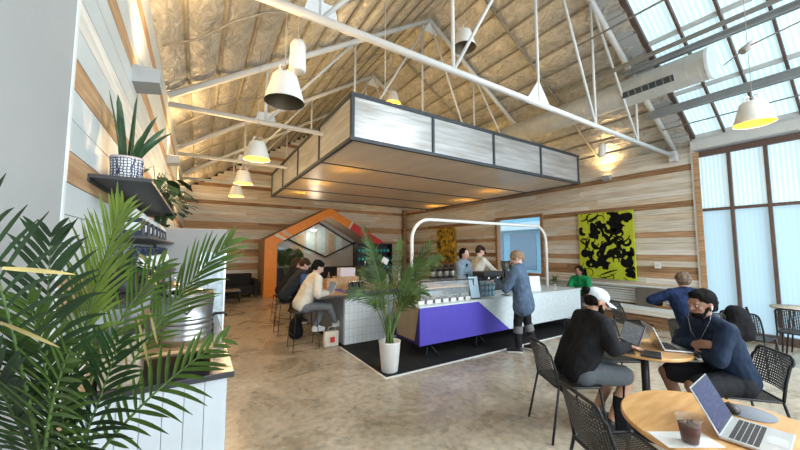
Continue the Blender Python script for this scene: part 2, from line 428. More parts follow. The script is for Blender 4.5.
# ---- glazed right wall (window_2)
wn = bpy.data.objects.new('window_2', None); col.objects.link(wn); struct(wn)
gy = [2.30-.485*i for i in range(0, 15)]
for i in range(len(gy)-1):
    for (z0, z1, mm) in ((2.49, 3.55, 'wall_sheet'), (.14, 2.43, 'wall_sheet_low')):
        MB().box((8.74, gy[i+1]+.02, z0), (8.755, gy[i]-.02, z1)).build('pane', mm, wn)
mb = MB()
for y in gy: mb.box((8.67, y-.025, .1), (8.77, y+.025, 3.6))
mb.box((8.68, gy[-1], 2.43), (8.77, gy[0], 2.485)).box((8.66, gy[-1], 3.55), (8.78, gy[0], 3.66)).box((8.64, gy[-1], 0), (8.78, gy[0], .14))
mb.build('frame', 'brown_frame', wn)
MB().box((8.64, 2.24, 0), (8.665, 2.33, 3.66)).build('frame', 'pine_y', wn)
struct(MB().box((8.5, YF, 3.68), (8.78, SKY_Y, 3.86)).box((8.6, YF, 3.86), (8.9, SKY_Y, 4.02)).build('trim_9', 'steelwhite'))
# ---- clear window in the right wall (window_3) with the street beyond
w3 = bpy.data.objects.new('window_3', None); col.objects.link(w3); struct(w3)
mb = MB(); f = .07
mb.box((8.64, WY0-f, WZ0-f), (8.82, WY0+.01, WZ1+f)).box((8.64, WY1-.01, WZ0-f), (8.82, WY1+f, WZ1+f)).box((8.64, WY0, WZ0-f), (8.82, WY1, WZ0+.01)).box((8.64, WY0, WZ1-.01), (8.82, WY1, WZ1+f))
mb.build('frame', 'darkpine_y', w3)
mat('glass', (.9, .97, 1), .02, trans=1, spec=.4)
g = mat('pane_glass', (.8, .9, .95), .03, alpha=.12)
MB().box((8.745, WY0, WZ0), (8.75, WY1, WZ1)).build('pane', 'pane_glass', w3)
# street outside
mat('facade', (.22, .46, .54), .7, var=.1); mat('facade_light', (.60, .74, .76), .7, var=.1); mat('dark_pane', (.10, .20, .27), .1)
fb = thing('street_building', 'blue building with pale cornice across the street outside the window', 'building', (19, 13.5, 0))
MB().box((0, -9, 0), (4, 12, 9)).build('wall', 'facade', fb)
MB().box((-.5, -9, 3.0), (.05, 12, 3.5)).box((-.15, -9, 6.6), (.05, 12, 6.9)).build('cornice', 'facade_light', fb)
for k in range(7):
    y = -8+k*2.7
    fr = MB().box((-.06, y, 4.1), (.0, y+1.4, 6.1)).build('window', 'facade_light', fb)
    MB().box((-.08, y+.12, 4.25), (-.06, y+1.28, 5.95)).build('pane', 'dark_pane', fr)
    MB().box((-.03, y-.3, .3), (.0, y+1.8, 2.8)).build('shop_window', 'dark_pane', fb)
struct(MB().box((8.95, -6, -.12), (40, 45, -.02)).build('ground', mat('asphalt', (.25, .27, .28), .8, var=.1)))
# ================================================================ STEELWORK
def rod(mb, a, c, r, n=8): return mb.tube([a, c], r, n)
def truss(y, label):
    t = thing('roof_truss', label, 'roof truss', (0, y, 3.65), 0, None)
    P = {x: V((x, 0, 0)) for x in (-.42, .83, 2.35, 3.9, 5.4, 6.9, 8.62)}
    top = lambda x: V((x, 0, (slope(-1, x) if x < RX else slope(1, x))-3.65-.12))
    MB().tube([(-.42, 0, 0), (8.64, 0, 0)], .038, 12).build('bottom_chord', 'steelwhite', t)
    MB().tube([(-.42, 0, .12), top(RX)], .05, 10).build('top_chord', 'steelwhite', t)
    MB().tube([(8.64, 0, .12), top(RX)], .05, 10).build('top_chord', 'steelwhite', t)
    for x in (.83, 2.35, 3.9, 5.4, 6.9):
        MB().tube([P[x], top(x)], .021, 8).build('web_bar', 'steelwhite', t)
    for a, c in ((.83, 2.35), (2.35, RX), (5.4, RX), (6.9, 5.4)):
        MB().tube([P[a], top(c)], .022, 8).build('web_bar', 'steelwhite', t)
    MB().prism([(3.60, -.04), (4.2, -.04), (3.9, .34)], -.008, .008, 1).build('gusset_plate', 'steelwhite', t)
    MB().prism([(.66, -.04), (1.0, -.04), (.95, .16), (.72, .16)], -.008, .008, 1).build('gusset_plate', 'steelwhite', t)
    MB().prism([(RX-.22, 2.72), (RX+.22, 2.72), (RX, 2.98)], -.01, .01, 1).build('ridge_plate', 'steelwhite', t)
    MB().box((8.5, -.06, -.12), (8.66, .06, .1)).build('end_plate', 'steelwhite', t)
    return t
truss(2.62, 'nearest white steel roof truss crossing in front of the hanging canopy')
truss(5.32, 'second white roof truss from the camera, passing through the canopy')
truss(8.02, 'third white roof truss from the camera, above the far part of the canopy')
truss(10.72, 'farthest white roof truss, nearest the back wall')
# purlins and pipes running under the skylight, along the ridge direction
def ybeam(name, x, z, w, h, y0, y1, label, m='steelwhite', round_=0):
    mb = MB()
    if round_: mb.tube([(x, y0, z), (x, y1, z)], round_, 10)
    else: mb.box((x-w, y0, z-h), (x+w, y1, z-h+.02)).box((x-w, y0, z+h-.02), (x+w, y1, z+h)).box((x-.01, y0, z-h), (x+.01, y1, z+h))
    return tag(mb.build(name, m), label, 'pipe' if round_ else 'beam')
ybeam('steel_beam', 6.62, 4.90, .04, .05, YF, 2.7, 'upper backlit grey steel beam under the skylight, above the round duct', 'steel_backlit')
ybeam('steel_beam', 7.6, 4.33, .05, .07, YF, 2.7, 'lower backlit grey steel beam under the skylight, just beyond the duct end', 'steel_backlit')
ybeam('sprinkler_pipe', 6.0, 4.76, 0, 0, YF, 3.6, 'backlit grey round sprinkler pipe crossing in front of the upper skylight', 'steel_backlit', round_=.035)
ybeam('thin_conduit', 5.25, 5.05, 0, 0, YF, 2.8, 'thin backlit grey conduit high across the skylight above the sprinkler pipe', 'steel_backlit', round_=.014)
ybeam('thin_conduit', 8.0, 4.1, 0, 0, YF, 2.6, 'thin conduit low across the skylight behind the white pendant', 'steel_backlit', round_=.012)
# conduits lying on the roof, running down the slope
for k, y in enumerate((4.08, 6.7, 9.4)):
    mb = MB().tube([(RX+.1, y, slope(1, RX+.1)-.08), (8.5, y, slope(1, 8.5)-.08)], .022, 8)
    tag(mb.build('roof_conduit', 'seamgrey'), ('grey conduit running down the right roof slope just behind the nearest truss', 'grey conduit running down the right roof slope above the canopy', 'grey conduit on the right roof slope near the back wall')[k], 'conduit')
for k, y in enumerate((3.1, 4.0, 6.6, 9.2)):
    mb = MB().tube([(XL+.05+3.9*i/12, y+.12*math.sin(i*1.3+k), slope(-1, XL+.05+3.9*i/12)-.075-.02*math.sin(i*2)) for i in range(13)], .014, 6)
    tag(mb.build('roof_cable', 'seamgrey'), ('thin cable draped across the left insulation, nearest the camera', 'thin cable draped across the left insulation over the first lamp', 'thin cable across the left insulation, second from the back', 'thin cable across the left insulation, nearest the back wall')[k], 'cable')
# ---- round duct
d = thing('air_duct', 'large white spiral air duct hung beneath the right roof slope', 'duct', (6.58, 1.48, 4.52))
mb = MB(); prof = []
n_ = 60
prof = [(.236, 0), (.236, 11.95)]
R90 = Matrix.Rotation(-PI/2, 3, 'X')
mb.lathe(prof, (0, 0, 0), 40, 0, True, R90, cap=False)
for i in range(80): mb.lathe([(.236, .1+i*.145), (.2395, .104+i*.145), (.236, .108+i*.145)], (0, 0, 0), 40, 0, False, R90, cap=False)
mb.build('duct_body', 'ductgrey' if 'ductgrey' in MATS else mat('ductgrey', (.46, .46, .43), .5, metal=.1, var=.05), d)
MB().lathe([(.001, -.012), (.2, -.012), (.243, -.012), (.246, 0), (.246, .03)], (0, 0, 0), 32, 0, False, R90, cap=False).build('end_cap', mat('duct_end', (.66, .70, .73), .5, var=.02), d)
Rg = Matrix.Rotation(math.radians(153), 3, 'Y')
gr = MB().box((.228, .4, -.05), (.25, 1.15, .05), 0, R=Rg).build('grille', 'dark_frame', d)
for k in range(7):
    y = .43+k*.1; MB().box((.25, y, -.045), (.256, y+.012, .045), R=Rg).build('louvre', 'seamgrey', gr)
for y in (1.05, 4.0, 6.7, 9.4): MB().tube([(0, y, .24), (0, y, slope(1, 6.5)-4.45)], .006, 6).build('hanger_rod', 'seamgrey', d)
# ================================================================ CANOPY
c = thing('hanging_canopy', 'large rectangular silver canopy with dark frame hung above the service counters', 'canopy', (1.77, 4.08, 3.2))
CW, CD, CH = 5.7, 5.7, .64
pm = mat('canopy_sheet', (.50, .48, .45), .28, metal=.35)
nt = pm.node_tree; N = nt.nodes; L = nt.links; b = N['Principled BSDF']
tc = N.new('ShaderNodeTexCoord'); mp = N.new('ShaderNodeMapping'); mp.inputs['Scale'].default_value = (.8, .8, 9); L.new(tc.outputs['Object'], mp.inputs[0])
nz = N.new('ShaderNodeTexNoise'); nz.inputs['Scale'].default_value = 1.6; nz.inputs['Detail'].default_value = 3; L.new(mp.outputs[0], nz.inputs[0])
r = N.new('ShaderNodeValToRGB'); r.color_ramp.elements[0].position = .3; r.color_ramp.elements[0].color = (.36, .345, .32, 1); r.color_ramp.elements[1].position = .7; r.color_ramp.elements[1].color = (.58, .585, .60, 1)
L.new(nz.outputs[0], r.inputs[0]); L.new(r.outputs[0], b.inputs['Base Color'])
bp = N.new('ShaderNodeBump'); bp.inputs['Strength'].default_value = .15; bp.inputs['Distance'].default_value = .03; L.new(nz.outputs[0], bp.inputs['Height']); L.new(bp.outputs[0], b.inputs['Normal'])
um = mat('canopy_under', (.86, .84, .79), .28, metal=.1, c2=(.72, .70, .66), scale=1.3, stretch=(3, .6, 1), bump=.12, bscale=2)
fx = [0, 1.42, 2.85, 4.28, CW]
mb = MB()
for x in fx:
    mb.box((x-.022, -.03, 0), (x+.022, .02, CH)); mb.box((x-.022, CD-.02, 0), (x+.022, CD+.03, CH))
for y in (0, 1.42, 2.85, 4.28, CD):
    mb.box((-.03, y-.022, 0), (.02, y+.022, CH)); mb.box((CW-.02, y-.022, 0), (CW+.03, y+.022, CH))
for z in (0, CH):
    mb.box((-.035, -.035, z-.025), (CW+.035, .02, z+.025)).box((-.035, CD-.02, z-.025), (CW+.035, CD+.035, z+.025))
    mb.box((-.035, 0, z-.025), (.02, CD, z+.025)).box((CW-.02, 0, z-.025), (CW+.035, CD, z+.025))
for y in (1.42, 2.85, 4.28): mb.box((0, y-.02, -.012), (CW, y+.02, .03))
mb.build('frame', 'dark_frame', c)
for i in range(4):
    MB().box((fx[i]+.02, -.008, .02), (fx[i+1]-.02, .004, CH-.02)).build('side_panel', 'canopy_sheet', c)
    MB().box((fx[i]+.02, CD-.004, .02), (fx[i+1]-.02, CD+.008, CH-.02)).build('side_panel', 'canopy_sheet', c)
    a, e_ = (0, 1.42, 2.85, 4.28)[i], (1.42, 2.85, 4.28, CD)[i]
    MB().box((-.008, a+.02, .02), (.004, e_-.02, CH-.02)).build('side_panel', 'canopy_sheet', c)
    MB().box((CW-.004, a+.02, .02), (CW+.008, e_-.02, CH-.02)).build('side_panel', 'canopy_sheet', c)
    MB().box((0, a+.02, 0), (CW, e_-.02, .008)).build('bottom_panel', 'canopy_under', c)
for (x, y) in ((.58, .1), (3.63, 1.24), (2.13, 1.24), (2.13, 3.94), (3.63, 3.94)):
    MB().tube([(x, y, CH), (x, y, (slope(-1, x+1.77) if x+1.77 < RX else slope(1, x+1.77))-3.2)], .008, 6).build('hanger_rod', 'steelwhite', c)

# translucent underside with lamps shining through from inside
um.node_tree.nodes['Principled BSDF'].inputs['Transmission Weight'].default_value = 0
nt = um.node_tree; N = nt.nodes; L = nt.links; b = N['Principled BSDF']; tr = N.new('ShaderNodeBsdfTranslucent'); tr.inputs[0].default_value = (.9, .72, .36, 1)
ms = N.new('ShaderNodeMixShader'); ms.inputs[0].default_value = .3; L.new(b.outputs[0], ms.inputs[1]); L.new(tr.outputs[0], ms.inputs[2]); L.new(ms.outputs[0], N['Material Output'].inputs[0])
mat('lamp_disc', (.9, .9, .85), .4, emit=(1, .75, .3), es=2)
for k, (x, y) in enumerate(((2.36, 5.72), (2.33, 7.27), (2.39, 8.8), (6.99, 7.38), (7.08, 8.95), (6.56, 5.83))):
    q = thing('canopy_lamp', None, None, (x, y, 3.48)); MB().lathe([(.06, .03), (.07, 0), (.001, -.004)], n=20, cap=False).build('lamp_disc', 'lamp_disc', q); MB().tube([(0, 0, .03), (0, 0, .3)], .006).build('stem', 'seamgrey', q)
    tag(q, 'small lamp glowing through the translucent underside of the hanging canopy', 'lamp', 'lamps inside the canopy')
    point('canopy_lamp_light', (x, y, 3.40), 26, (1, .66, .2), .05)
# ================================================================ LAMPS
mat('shade_white', (.72, .71, .66), .5, var=.03)
mat('shade_gold', (.62, .25, .01), .6, var=.05, emit=(1, .42, .01), es=.75)
mat('shade_bronze', (.10, .075, .045), .5, metal=.4, var=.2)
mat('bulb', (1, .85, .6), .4, emit=(1, .70, .25), es=2)
mat('cord', (.35, .33, .3), .6, var=.1)
def pendant(loc, label, lit=True, power=38, zc=None, s=1.0):
    t = thing('pendant_lamp', label, 'pendant lamp', loc, 0, 'cone pendant lamps')
    R_, h = .172*s, .235*s
    MB().lathe([(R_, 0), (R_*.96, .02), (R_*.62, h), (R_*.55, h+.012), (.02, h+.014)], n=32, cap=False).build('lamp_shade', 'shade_white', t)
    MB().lathe([(R_-.004, .001), (R_*.96-.006, .02), (R_*.62-.008, h-.01), (.02, h-.008)], n=32, cap=False).build('shade_lining', 'shade_gold' if lit else 'shade_bronze', t)
    mb = MB()
    for k in range(4):
        a = PI/4+k*PI/2; mb.tube([(R_*.5*math.cos(a), R_*.5*math.sin(a), h), (R_*.46*math.cos(a), R_*.46*math.sin(a), h+.07), (.03*math.cos(a), .03*math.sin(a), h+.085)], .006, 6)
    mb.build('bracket', 'shade_white', t)
    MB().ell((0, 0, .12*s), (.035, .035, .045)).build('bulb', 'bulb' if lit else 'shade_bronze', t)
    z = zc-loc[2]; MB().tube([(0, 0, h), (0, 0, z)], .0035, 6).build('cord', 'cord', t)
    if lit: point('pendant_light', (loc[0], loc[1], loc[2]-.10), power, (1, .72, .38), .08)
    return t
pendant((.60, 2.88, 2.95), 'large unlit white cone pendant at upper left, nearest the camera, dark inside', False, zc=slope(-1, .6))
pendant((.66, 4.85, 2.92), 'glowing cone pendant just behind the big unlit one by the left wall', zc=slope(-1, .66))
pendant((.70, 6.85, 2.93), 'smaller looking glowing cone pendant, third in the row along the left wall', zc=slope(-1, .7))
pendant((.74, 8.6, 2.93), 'farthest glowing cone pendant in the row along the left wall', zc=slope(-1, .74))
pendant((3.0, 3.12, 4.42), 'unlit white cone pendant with dark inside hung high behind the nearest truss', False, zc=slope(-1, 3.0), s=.95)
pendant((3.6, 6.05, 4.95), 'small cone pendant peeping over the top edge of the canopy', True, zc=slope(-1, 3.6))
pendant((5.2, .86, 3.05), 'glowing white cone pendant hung under the skylight at right', True, power=22, zc=on_slope(5.2))
def can(loc, label, zc, s=1):
    t = thing('cylinder_pendant', label, 'pendant lamp', loc)
    MB().lathe([(.055*s, 0), (.066*s, .01), (.062*s, .22*s), (.045*s, .26*s), (.01, .27*s)], n=24).build('lamp_body', 'shade_white', t)
    MB().lathe([(.001, -.004), (.05*s, -.004), (.055*s, .0)], n=24, cap=False).build('lens', 'steelwhite', t)
    MB().tube([(0, 0, .26*s), (0, 0, zc-loc[2])], .003, 6).build('cord', 'cord', t)
can((.73, 2.98, 3.32), 'white cylindrical pendant hanging beside the big unlit cone lamp', slope(-1, .73), 1.15)
can((7.1, 3.35, 3.60), 'small white cylindrical pendant near the right wall light', slope(1, 7.1))
mat('sconce_glow', (1, .8, .5), .5, emit=(1, .72, .35), es=6)
def sconce(loc, side, label, power, s=1, group='left wall uplights'):
    t = thing('wall_uplight', label, 'wall light', loc, 0, group)
    d = .16*s*side
    MB().prism([(0, 0), (d, .03), (d, .13), (0, .13)], -.11*s, .11*s, 1).build('housing', 'drywall', t)
    MB().box((min(0, d)+.02, -.09*s, .131), (max(0, d)-.02, .09*s, .136)).build('diffuser', 'sconce_glow', t)
    al = area('uplight_light', (loc[0]+d*.75, loc[1], loc[2]+.16), (0, PI+.55*side, 0), .1, .18, power, (1, .66, .30)); al.data.spread = math.radians(150)
for k, (y, z) in enumerate(((3.02, 2.86), (6.0, 2.95), (8.9, 2.95), (12.2, 2.95))):
    sconce((XL+.0, y, z), 1, ('box shaped uplight high on the left wall, nearest the camera', 'second box uplight along the left wall', 'third box uplight along the left wall', 'farthest box uplight on the left wall')[k], 22)
sconce((XR, 4.0, 3.38), -1, 'small white uplight glowing on the right wall above the green artwork', 9, .8, 'right wall uplights')
sconce((XR, 8.6, 3.38), -1, 'small hidden uplight added high on the right wall beyond the clear window', 16, .8, 'right wall uplights')  # added out of sight to brighten the back of the room
sconce((XR, 11.8, 3.38), -1, 'small hidden uplight added high on the right wall nearest the back corner', 20, .8, 'right wall uplights')  # second added uplight, out of sight, for the back wall
# crossed cable junction under the skylight
tag(MB().tube([(6.6, 1.35, 4.42), (5.2, .86, 3.95), (4.8, -.6, 4.0)], .008, 6).tube([(5.16, .9, 3.9), (5.26, .82, 4.0)], .04, 8).build('cable_junction', 'cord'), 'dark cable with junction knot strung from the duct end to the white pendant', 'cable')
# ================================================================ ART, SIGNS, SWITCH
mat('art_green', (.46, .54, .025), .5, var=.12, scale=5); mat('art_black', (.006, .007, .007), .8, var=.3, spec=.1)
t = thing('abstract_painting', 'large square canvas of black shapes on yellow green, on the right wall', 'painting', (8.66, 4.1, .93))
MB().rbox((-.045, -.64, 0), (0, .64, 1.66), .004).build('canvas', 'art_green', t)
mb = MB(); rnd = random.Random(12)
def stroke(pts, ws):
    """flat painted band on the canvas face"""
    vs = []; fs = []; k = len(pts)
    for i, (y, z) in enumerate(pts):
        y0, z0 = pts[max(i-1, 0)]; y1, z1 = pts[min(i+1, k-1)]; dy, dz = y1-y0, z1-z0; l = math.hypot(dy, dz) or 1; ny, nz = -dz/l, dy/l
        for sg in (-1, 1): vs.append((-.0462-.0001*(len(mb.f) % 7), min(.63, max(-.63, y+sg*ny*ws[i])), min(1.65, max(.01, z+sg*nz*ws[i]))))
    for i in range(k-1): fs.append([2*i, 2*i+1, 2*i+3, 2*i+2])
    mb.add(vs, fs, 0)
for k in range(88):
    y, z = -.60+1.2*((k*3) % 8+rnd.random())/8, .02+1.62*((k//8)+rnd.random())/11; a = rnd.random()*6.28; c_ = rnd.uniform(-.75, .75); pts = []; n_ = 12; st_ = rnd.uniform(.022, .042); w0 = rnd.choice((.012, .02, .035, .055, .08))
    for i in range(n_): pts.append((y, z)); y += st_*math.cos(a); z += st_*math.sin(a); a += c_*.8
    stroke(pts, [w0*(.35+.65*math.sin(PI*(i+.4)/n_)) for i in range(n_)])
mb.build('painted_shapes', 'art_black', t)
am2 = mat('art_yellow', (.8, .5, .02), .5, c2=(.02, .02, .015), scale=6)
t = thing('yellow_painting', 'yellow and black canvas on the far right wall behind the palm', 'painting', (8.66, 10.2, 1.15))
MB().rbox((-.04, -.6, 0), (0, .6, 1.4), .004).build('canvas', 'art_yellow', t)
t = thing('light_switch', 'white switch plate on the boards right of the green painting', 'light switch', (8.665, 3.05, 1.24))
MB().rbox((-.01, -.06, 0), (0, .06, .13), .003).build('plate', 'paper', t); MB().box((-.014, -.03, .035), (-.009, -.012, .095)).box((-.014, .012, .035), (-.009, .03, .095)).build('rocker', 'steelwhite', t)
# ================================================================ BENCH
t = thing('wall_bench', 'long pale slatted bench along the right wall under the green painting', 'bench', (8.1, 2.45, 0))
BL = 6.0
mb = MB()
for k in range(7): mb.rbox((.44+.01*k, 0, .44+k*.055), (.462+.01*k, BL, .475+k*.055), .004)
mb.build('back_slat', 'paintwhite', t)
MB().rbox((.40, 0, .815), (.55, BL, .845), .005).build('back_cap', 'paintwhite', t)
mb = MB()
for k in range(5): mb.rbox((0+k*.087, 0, .37), (.078+k*.087, BL, .40), .004)
mb.build('seat_slat', 'paintwhite', t)
MB().box((0, 0, .27), (.02, BL, .37)).build('front_rail', 'whitewash_y', t)
MB().box((.08, 0, 0), (.1, BL, .27)).build('kick_board', 'darkpine_y', t)
for k in range(5): MB().box((.1, .02+k*1.48, 0), (.5, .06+k*1.48, .37)).build('bench_leg', 'pine_y', t)
mat('cushion_taupe', (.13, .115, .10), .9, var=.1, bump=.1)
tag(MB().rbox((8.42, 2.82, .402), (8.50, 3.42, .80), .02).build('back_cushion', 'cushion_taupe'), 'dark taupe upholstered pad on the bench back right of the painting', 'cushion')
# ================================================================ FLOOR MAT
mat('mat_black', (.018, .018, .018), .8, var=.2, scale=30); mat('tape_white', (.72, .72, .70), .6, var=.03)
t = thing('floor_mat', 'black rubber mat with thin white border under the service counter', 'floor mat', (2.1, 3.7, 0))
MB().box((.03, .03, 0), (5.6, 3.0, .008)).build('rubber', 'mat_black', t)
MB().box((0, 0, 0), (5.63, .03, .010)).box((0, .03, 0), (.03, 1.6, .010)).build('border', 'tape_white', t)
# ================================================================ SERVICE COUNTER
mat('terrazzo', (.68, .76, .78), .3, c2=(.58, .66, .69), scale=22)
mat('beige_panel', (.30, .26, .19), .6, var=.06)
mat('purple_dark', (.04, .03, .16), .6, var=.04)
t = thing('service_counter', 'long low counter with purple and pale panels on splayed black legs', 'counter', (2.85, 4.0, 0))
# front panel (y=0): purple up to a slanted joint, pale after it
zb, zt = .22, .80
MB().prism([(0, zb), (1.99, zb), (1.22, zt-.025), (0, zt-.025)], -.012, .0, 1).build('purple_panel', 'purple', t)
MB().prism([(2.0, zb), (4.35, zb), (4.35, zt-.025), (1.23, zt-.025)], -.012, .0, 1).build('pale_panel', 'terrazzo', t)
MB().box((-.01, -.02, zt-.025), (4.37, .80, zt)).build('countertop', 'terrazzo', t)
MB().box((.02, .0, zb), (4.35, .78, zt-.025)).build('carcass', 'purple_dark', t)
MB().prism([(0.0, zt-.03), (.78, zt-.03), (.62, zb+.05), (.12, zb+.05)], -.006, .02, 0).build('end_panel', 'beige_panel', t)
MB().prism([(0.0, zt-.03), (.12, zb+.05), (.0, zb)], -.008, .02, 0).build('end_panel', 'purple_dark', t)
for x in (.25, 1.3, 2.6, 3.9):
    MB().tube([(x, .12, zb), (x-.1, .05, 0)], .012, 8).build('leg', 'black_metal', t); MB().tube([(x+.02, .65, zb), (x+.12, .72, 0)], .012, 8).build('leg', 'black_metal', t)
    MB().tube([(x, .12, zb), (x+.14, .0, 0)], .012, 8).build('leg', 'black_metal', t)
# white tube arch
mat('enamel_white', (.80, .80, .77), .3, var=.02)
p = [V((3.18, 4.68, .8)), V((3.18, 4.68, 1.80))]+arc((3.56, 4.68, 1.82), .38, PI, PI/2, 8, (0, 2))[1:]+arc((6.68, 4.68, 1.82), .38, PI/2, 0, 8, (0, 2))+[V((7.06, 4.68, .8))]
tag(MB().tube(p, .032, 12).build('tube_arch', 'enamel_white'), 'white rounded tube arch rising over the service counter', 'arch')
# pastry case
t = thing('pastry_case', 'glass pastry display with wooden shelf at left end of the counter', 'display case', (2.98, 4.16, .8))
g2 = mat('case_glass', (.75, .85, .9), .04, alpha=.16)
MB().box((0, 0, .012), (1.15, .006, .34)).box((0, 0, .334), (1.15, .42, .34)).box((0, 0, .012), (.006, .42, .34)).box((1.144, 0, .012), (1.15, .42, .34)).build('glass_panel', 'case_glass', t)
mb = MB()
for x in (.0, 1.15):
    for y in (0, .42): mb.box((x-.007, y-.007, 0), (x+.007, y+.007, .345))
mb.box((0, -.007, .335), (1.15, .007, .349)).box((0, .413, .335), (1.15, .427, .349)).build('frame', 'black_metal', t)
MB().box((0, 0, 0), (1.15, .42, .012)).build('base', 'black_metal', t)
MB().rbox((.1, .06, .215), (1.05, .38, .235), .004).build('shelf', 'oak', t)
mb = MB()
for x in (.12, 1.03): mb.box((x-.008, .2, .012), (x+.008, .24, .215))
mb.build('shelf_support', 'black_metal', t)
mat('pastry', (.45, .22, .08), .6, var=.35, scale=30, bump=.4); mat('pastry_dark', (.16, .06, .03), .6, var=.3, scale=30, bump=.4); mat('basket', (.12, .07, .05), .7, var=.3)
mb = MB().lathe([(.045, 0), (.05, .01), (.045, .03), (.02, .042), (.001, .03)], n=14)
def croissant(mb_):
    for i in range(7):
        a = -1.1+i*.367; mb_.ell((.05*math.sin(a)*1.1, .05*math.cos(a)-.04, .018), (.014+.008*math.cos(a), .018+.006*math.cos(a), .012+.008*math.cos(a)), n=10, m=6)
    return mb_
first = None
for i, (dx, dz, kind) in enumerate(((.15, .013, 1), (.30, .013, 0), (.45, .013, 1), (.62, .013, 0), (.80, .013, 1), (.97, .013, 0), (.25, .236, 0), (.5, .236, 1), (.75, .236, 0))):
    o = croissant(MB()).build('pastry', 'pastry' if kind else 'pastry_dark')
    o.location = (2.98+dx, 4.42, .8+dz); tag(o, 'curved pastry laid out inside the glass pastry display', 'pastry', 'pastries in the display case')
mat('card', (.75, .74, .70), .7, var=.03)
for i in range(7):
    o = MB().prism([(-.0, 0), (.03, 0), (.012, .055), (.008, .055)], -.055, .055, 0).build('price_card', 'card', loc=(2.98+i*.165, 4.12, .8)); tag(o, 'small white price card standing in front of the pastry display', 'card', 'price cards along the pastry display')
# menu board
mat('sign_blue', (.45, .62, .74), .3, var=.04)
t = thing('tilted_sign', 'pale blue slanted easel sign with dark edge on the counter', 'sign', (4.13, 4.1, .8), math.radians(-8))
Rx = Matrix.Rotation(math.radians(-14), 3, 'X')
MB().rbox((-.11, 0, 0), (.11, .018, .40), .004, R=Rx).build('sign_frame', 'black_plastic', t); MB().box((-.095, -.003, .02), (.095, .001, .385), R=Rx).build('sign_face', 'sign_blue', t)
MB().tube([(0, .11, .37), (0, .2, .004)], .006, 6).build('easel_strut', 'black_metal', t)
# patterned blue boxes of cups
mat('cup_blue', (.12, .22, .30), .5, c2=(.30, .42, .5), scale=30)
t0 = None
for i in range(4):
    for k in range(3):
        pos = (4.40+i*.095, 4.22, .8+k*.095)
        if t0 is None: t0 = MB().lathe([(.03, 0), (.042, .088), (.038, .09), (.027, .004)], n=16).build('patterned_cup', 'cup_blue', loc=pos); o = t0
        else: o = dup(t0, pos)
        tag(o, 'dark blue patterned cup in the stack beside the tilted sign', 'cup', 'stacked blue cups on the counter')
mat('box_pattern', (.08, .15, .20), .5, c2=(.25, .38, .46), scale=18)
t = thing('card_reader', 'black card terminal on the counter in front of the standing woman', 'card reader', (4.92, 4.13, .8))
MB().rbox((-.04, -.07, .0), (.04, .07, .012), .004).tube([(0, 0, .01), (0, 0, .12)], .01).build('stand', 'black_plastic', t); MB().rbox((-.09, -.012, 0), (.09, .012, .15), .006, R=Matrix.Rotation(-.4, 3, 'X'), c=(0, 0, .10)).build('screen_body', 'black_plastic', t)
# espresso machine and grinders
def grinder(loc, rz, label):
    t = thing('coffee_grinder', label, 'coffee grinder', loc, rz, None)
    MB().rbox((-.09, -.13, 0), (.09, .13, .05), .01).rbox((-.07, -.02, .05), (.07, .12, .40), .02).build('body', 'black_plastic', t)
    MB().lathe([(.05, .40), (.085, .50), (.085, .60), (.08, .60), (.045, .41)], (0, .05, 0), 20).build('hopper', 'smoke_glass', t)
    MB().lathe([(.088, .60), (.088, .615), (.001, .62)], (0, .05, 0), 20).build('hopper_lid', 'black_plastic', t)
    MB().tube([(0, -.02, .28), (0, -.09, .25)], .02).rbox((-.03, -.1, .1), (.03, -.02, .12), .004).build('spout', 'chrome', t)
mat('smoke_glass', (.12, .10, .08), .08, alpha=.6)
grinder((5.45, 4.62, .8), PI, 'tall black coffee grinder with hopper on the counter behind the card terminal')
grinder((5.72, 4.66, .8), PI, 'black coffee grinder farther right, partly behind the standing woman')
t = thing('espresso_machine', 'wide black espresso machine on the counter left of the grinders', 'espresso machine', (5.0, 4.58, .8))
MB().rbox((-.3, -.15, .06), (.26, .18, .14), .02).rbox((-.3, -.02, .14), (.26, .18, .36), .02).rbox((-.3, -.15, .32), (.26, .18, .42), .02).build('body', 'black_plastic', t)
MB().rbox((-.29, -.19, .0), (.25, .1, .06), .01).build('drip_tray', 'brushed_steel', t)
for x in (-.15, .1):
    MB().lathe([(.03, .26), (.035, .32)], (x, -.1, 0), 14).build('group_head', 'chrome', t); MB().tube([(x, -.1, .25), (x, -.26, .23)], .012).build('portafilter', 'black_metal', t)
MB().tube([(.22, -.16, .32), (.25, -.2, .12)], .006).build('steam_wand', 'chrome', t)
# white card stand and vase
t = thing('counter_notice', 'white upright notice on the counter behind the standing woman', 'notice', (6.0, 4.25, .8), -.3)
MB().rbox((-.13, 0, 0), (.13, .01, .30), .003, R=Matrix.Rotation(-.12, 3, 'X')).build('sheet', 'paper', t); MB().box((-.08, .0, 0), (.08, .09, .008)).build('foot', 'paper', t)
mat('clear_glass', (.85, .92, .95), .03, alpha=.25)
def leafblade(mb, p, d, up, L_, w, mi=0, droop=.2, seg=4, fold=.12):
    """a pointed leaf from p along d, folded at the midrib"""
    d = V(d).normalized(); up = V(up); side = d.cross(up); side = side.normalized() if side.length > 1e-4 else d.orthogonal().normalized(); up = side.cross(d).normalized()
    vs = []; fs = []
    for i in range(seg+1):
        t = i/seg; c_ = V(p)+d*L_*t-up*0+V((0, 0, -1))*droop*L_*t*t
        ww = w*(math.sin(PI*min(1, .12+t*.88))**.7)*(1 if t < 1 else 0)+.0006
        vs += [c_-side*ww+up*fold*ww, c_, c_+side*ww+up*fold*ww]
    for i in range(seg):
        a = i*3; fs += [[a, a+1, a+4, a+3], [a+1, a+2, a+5, a+4]]
    return mb.add(vs, fs, mi, True)
t = thing('bud_vase', 'leafy sprig in a small glass vase at the right end of the counter', 'vase', (6.42, 4.08, .8))
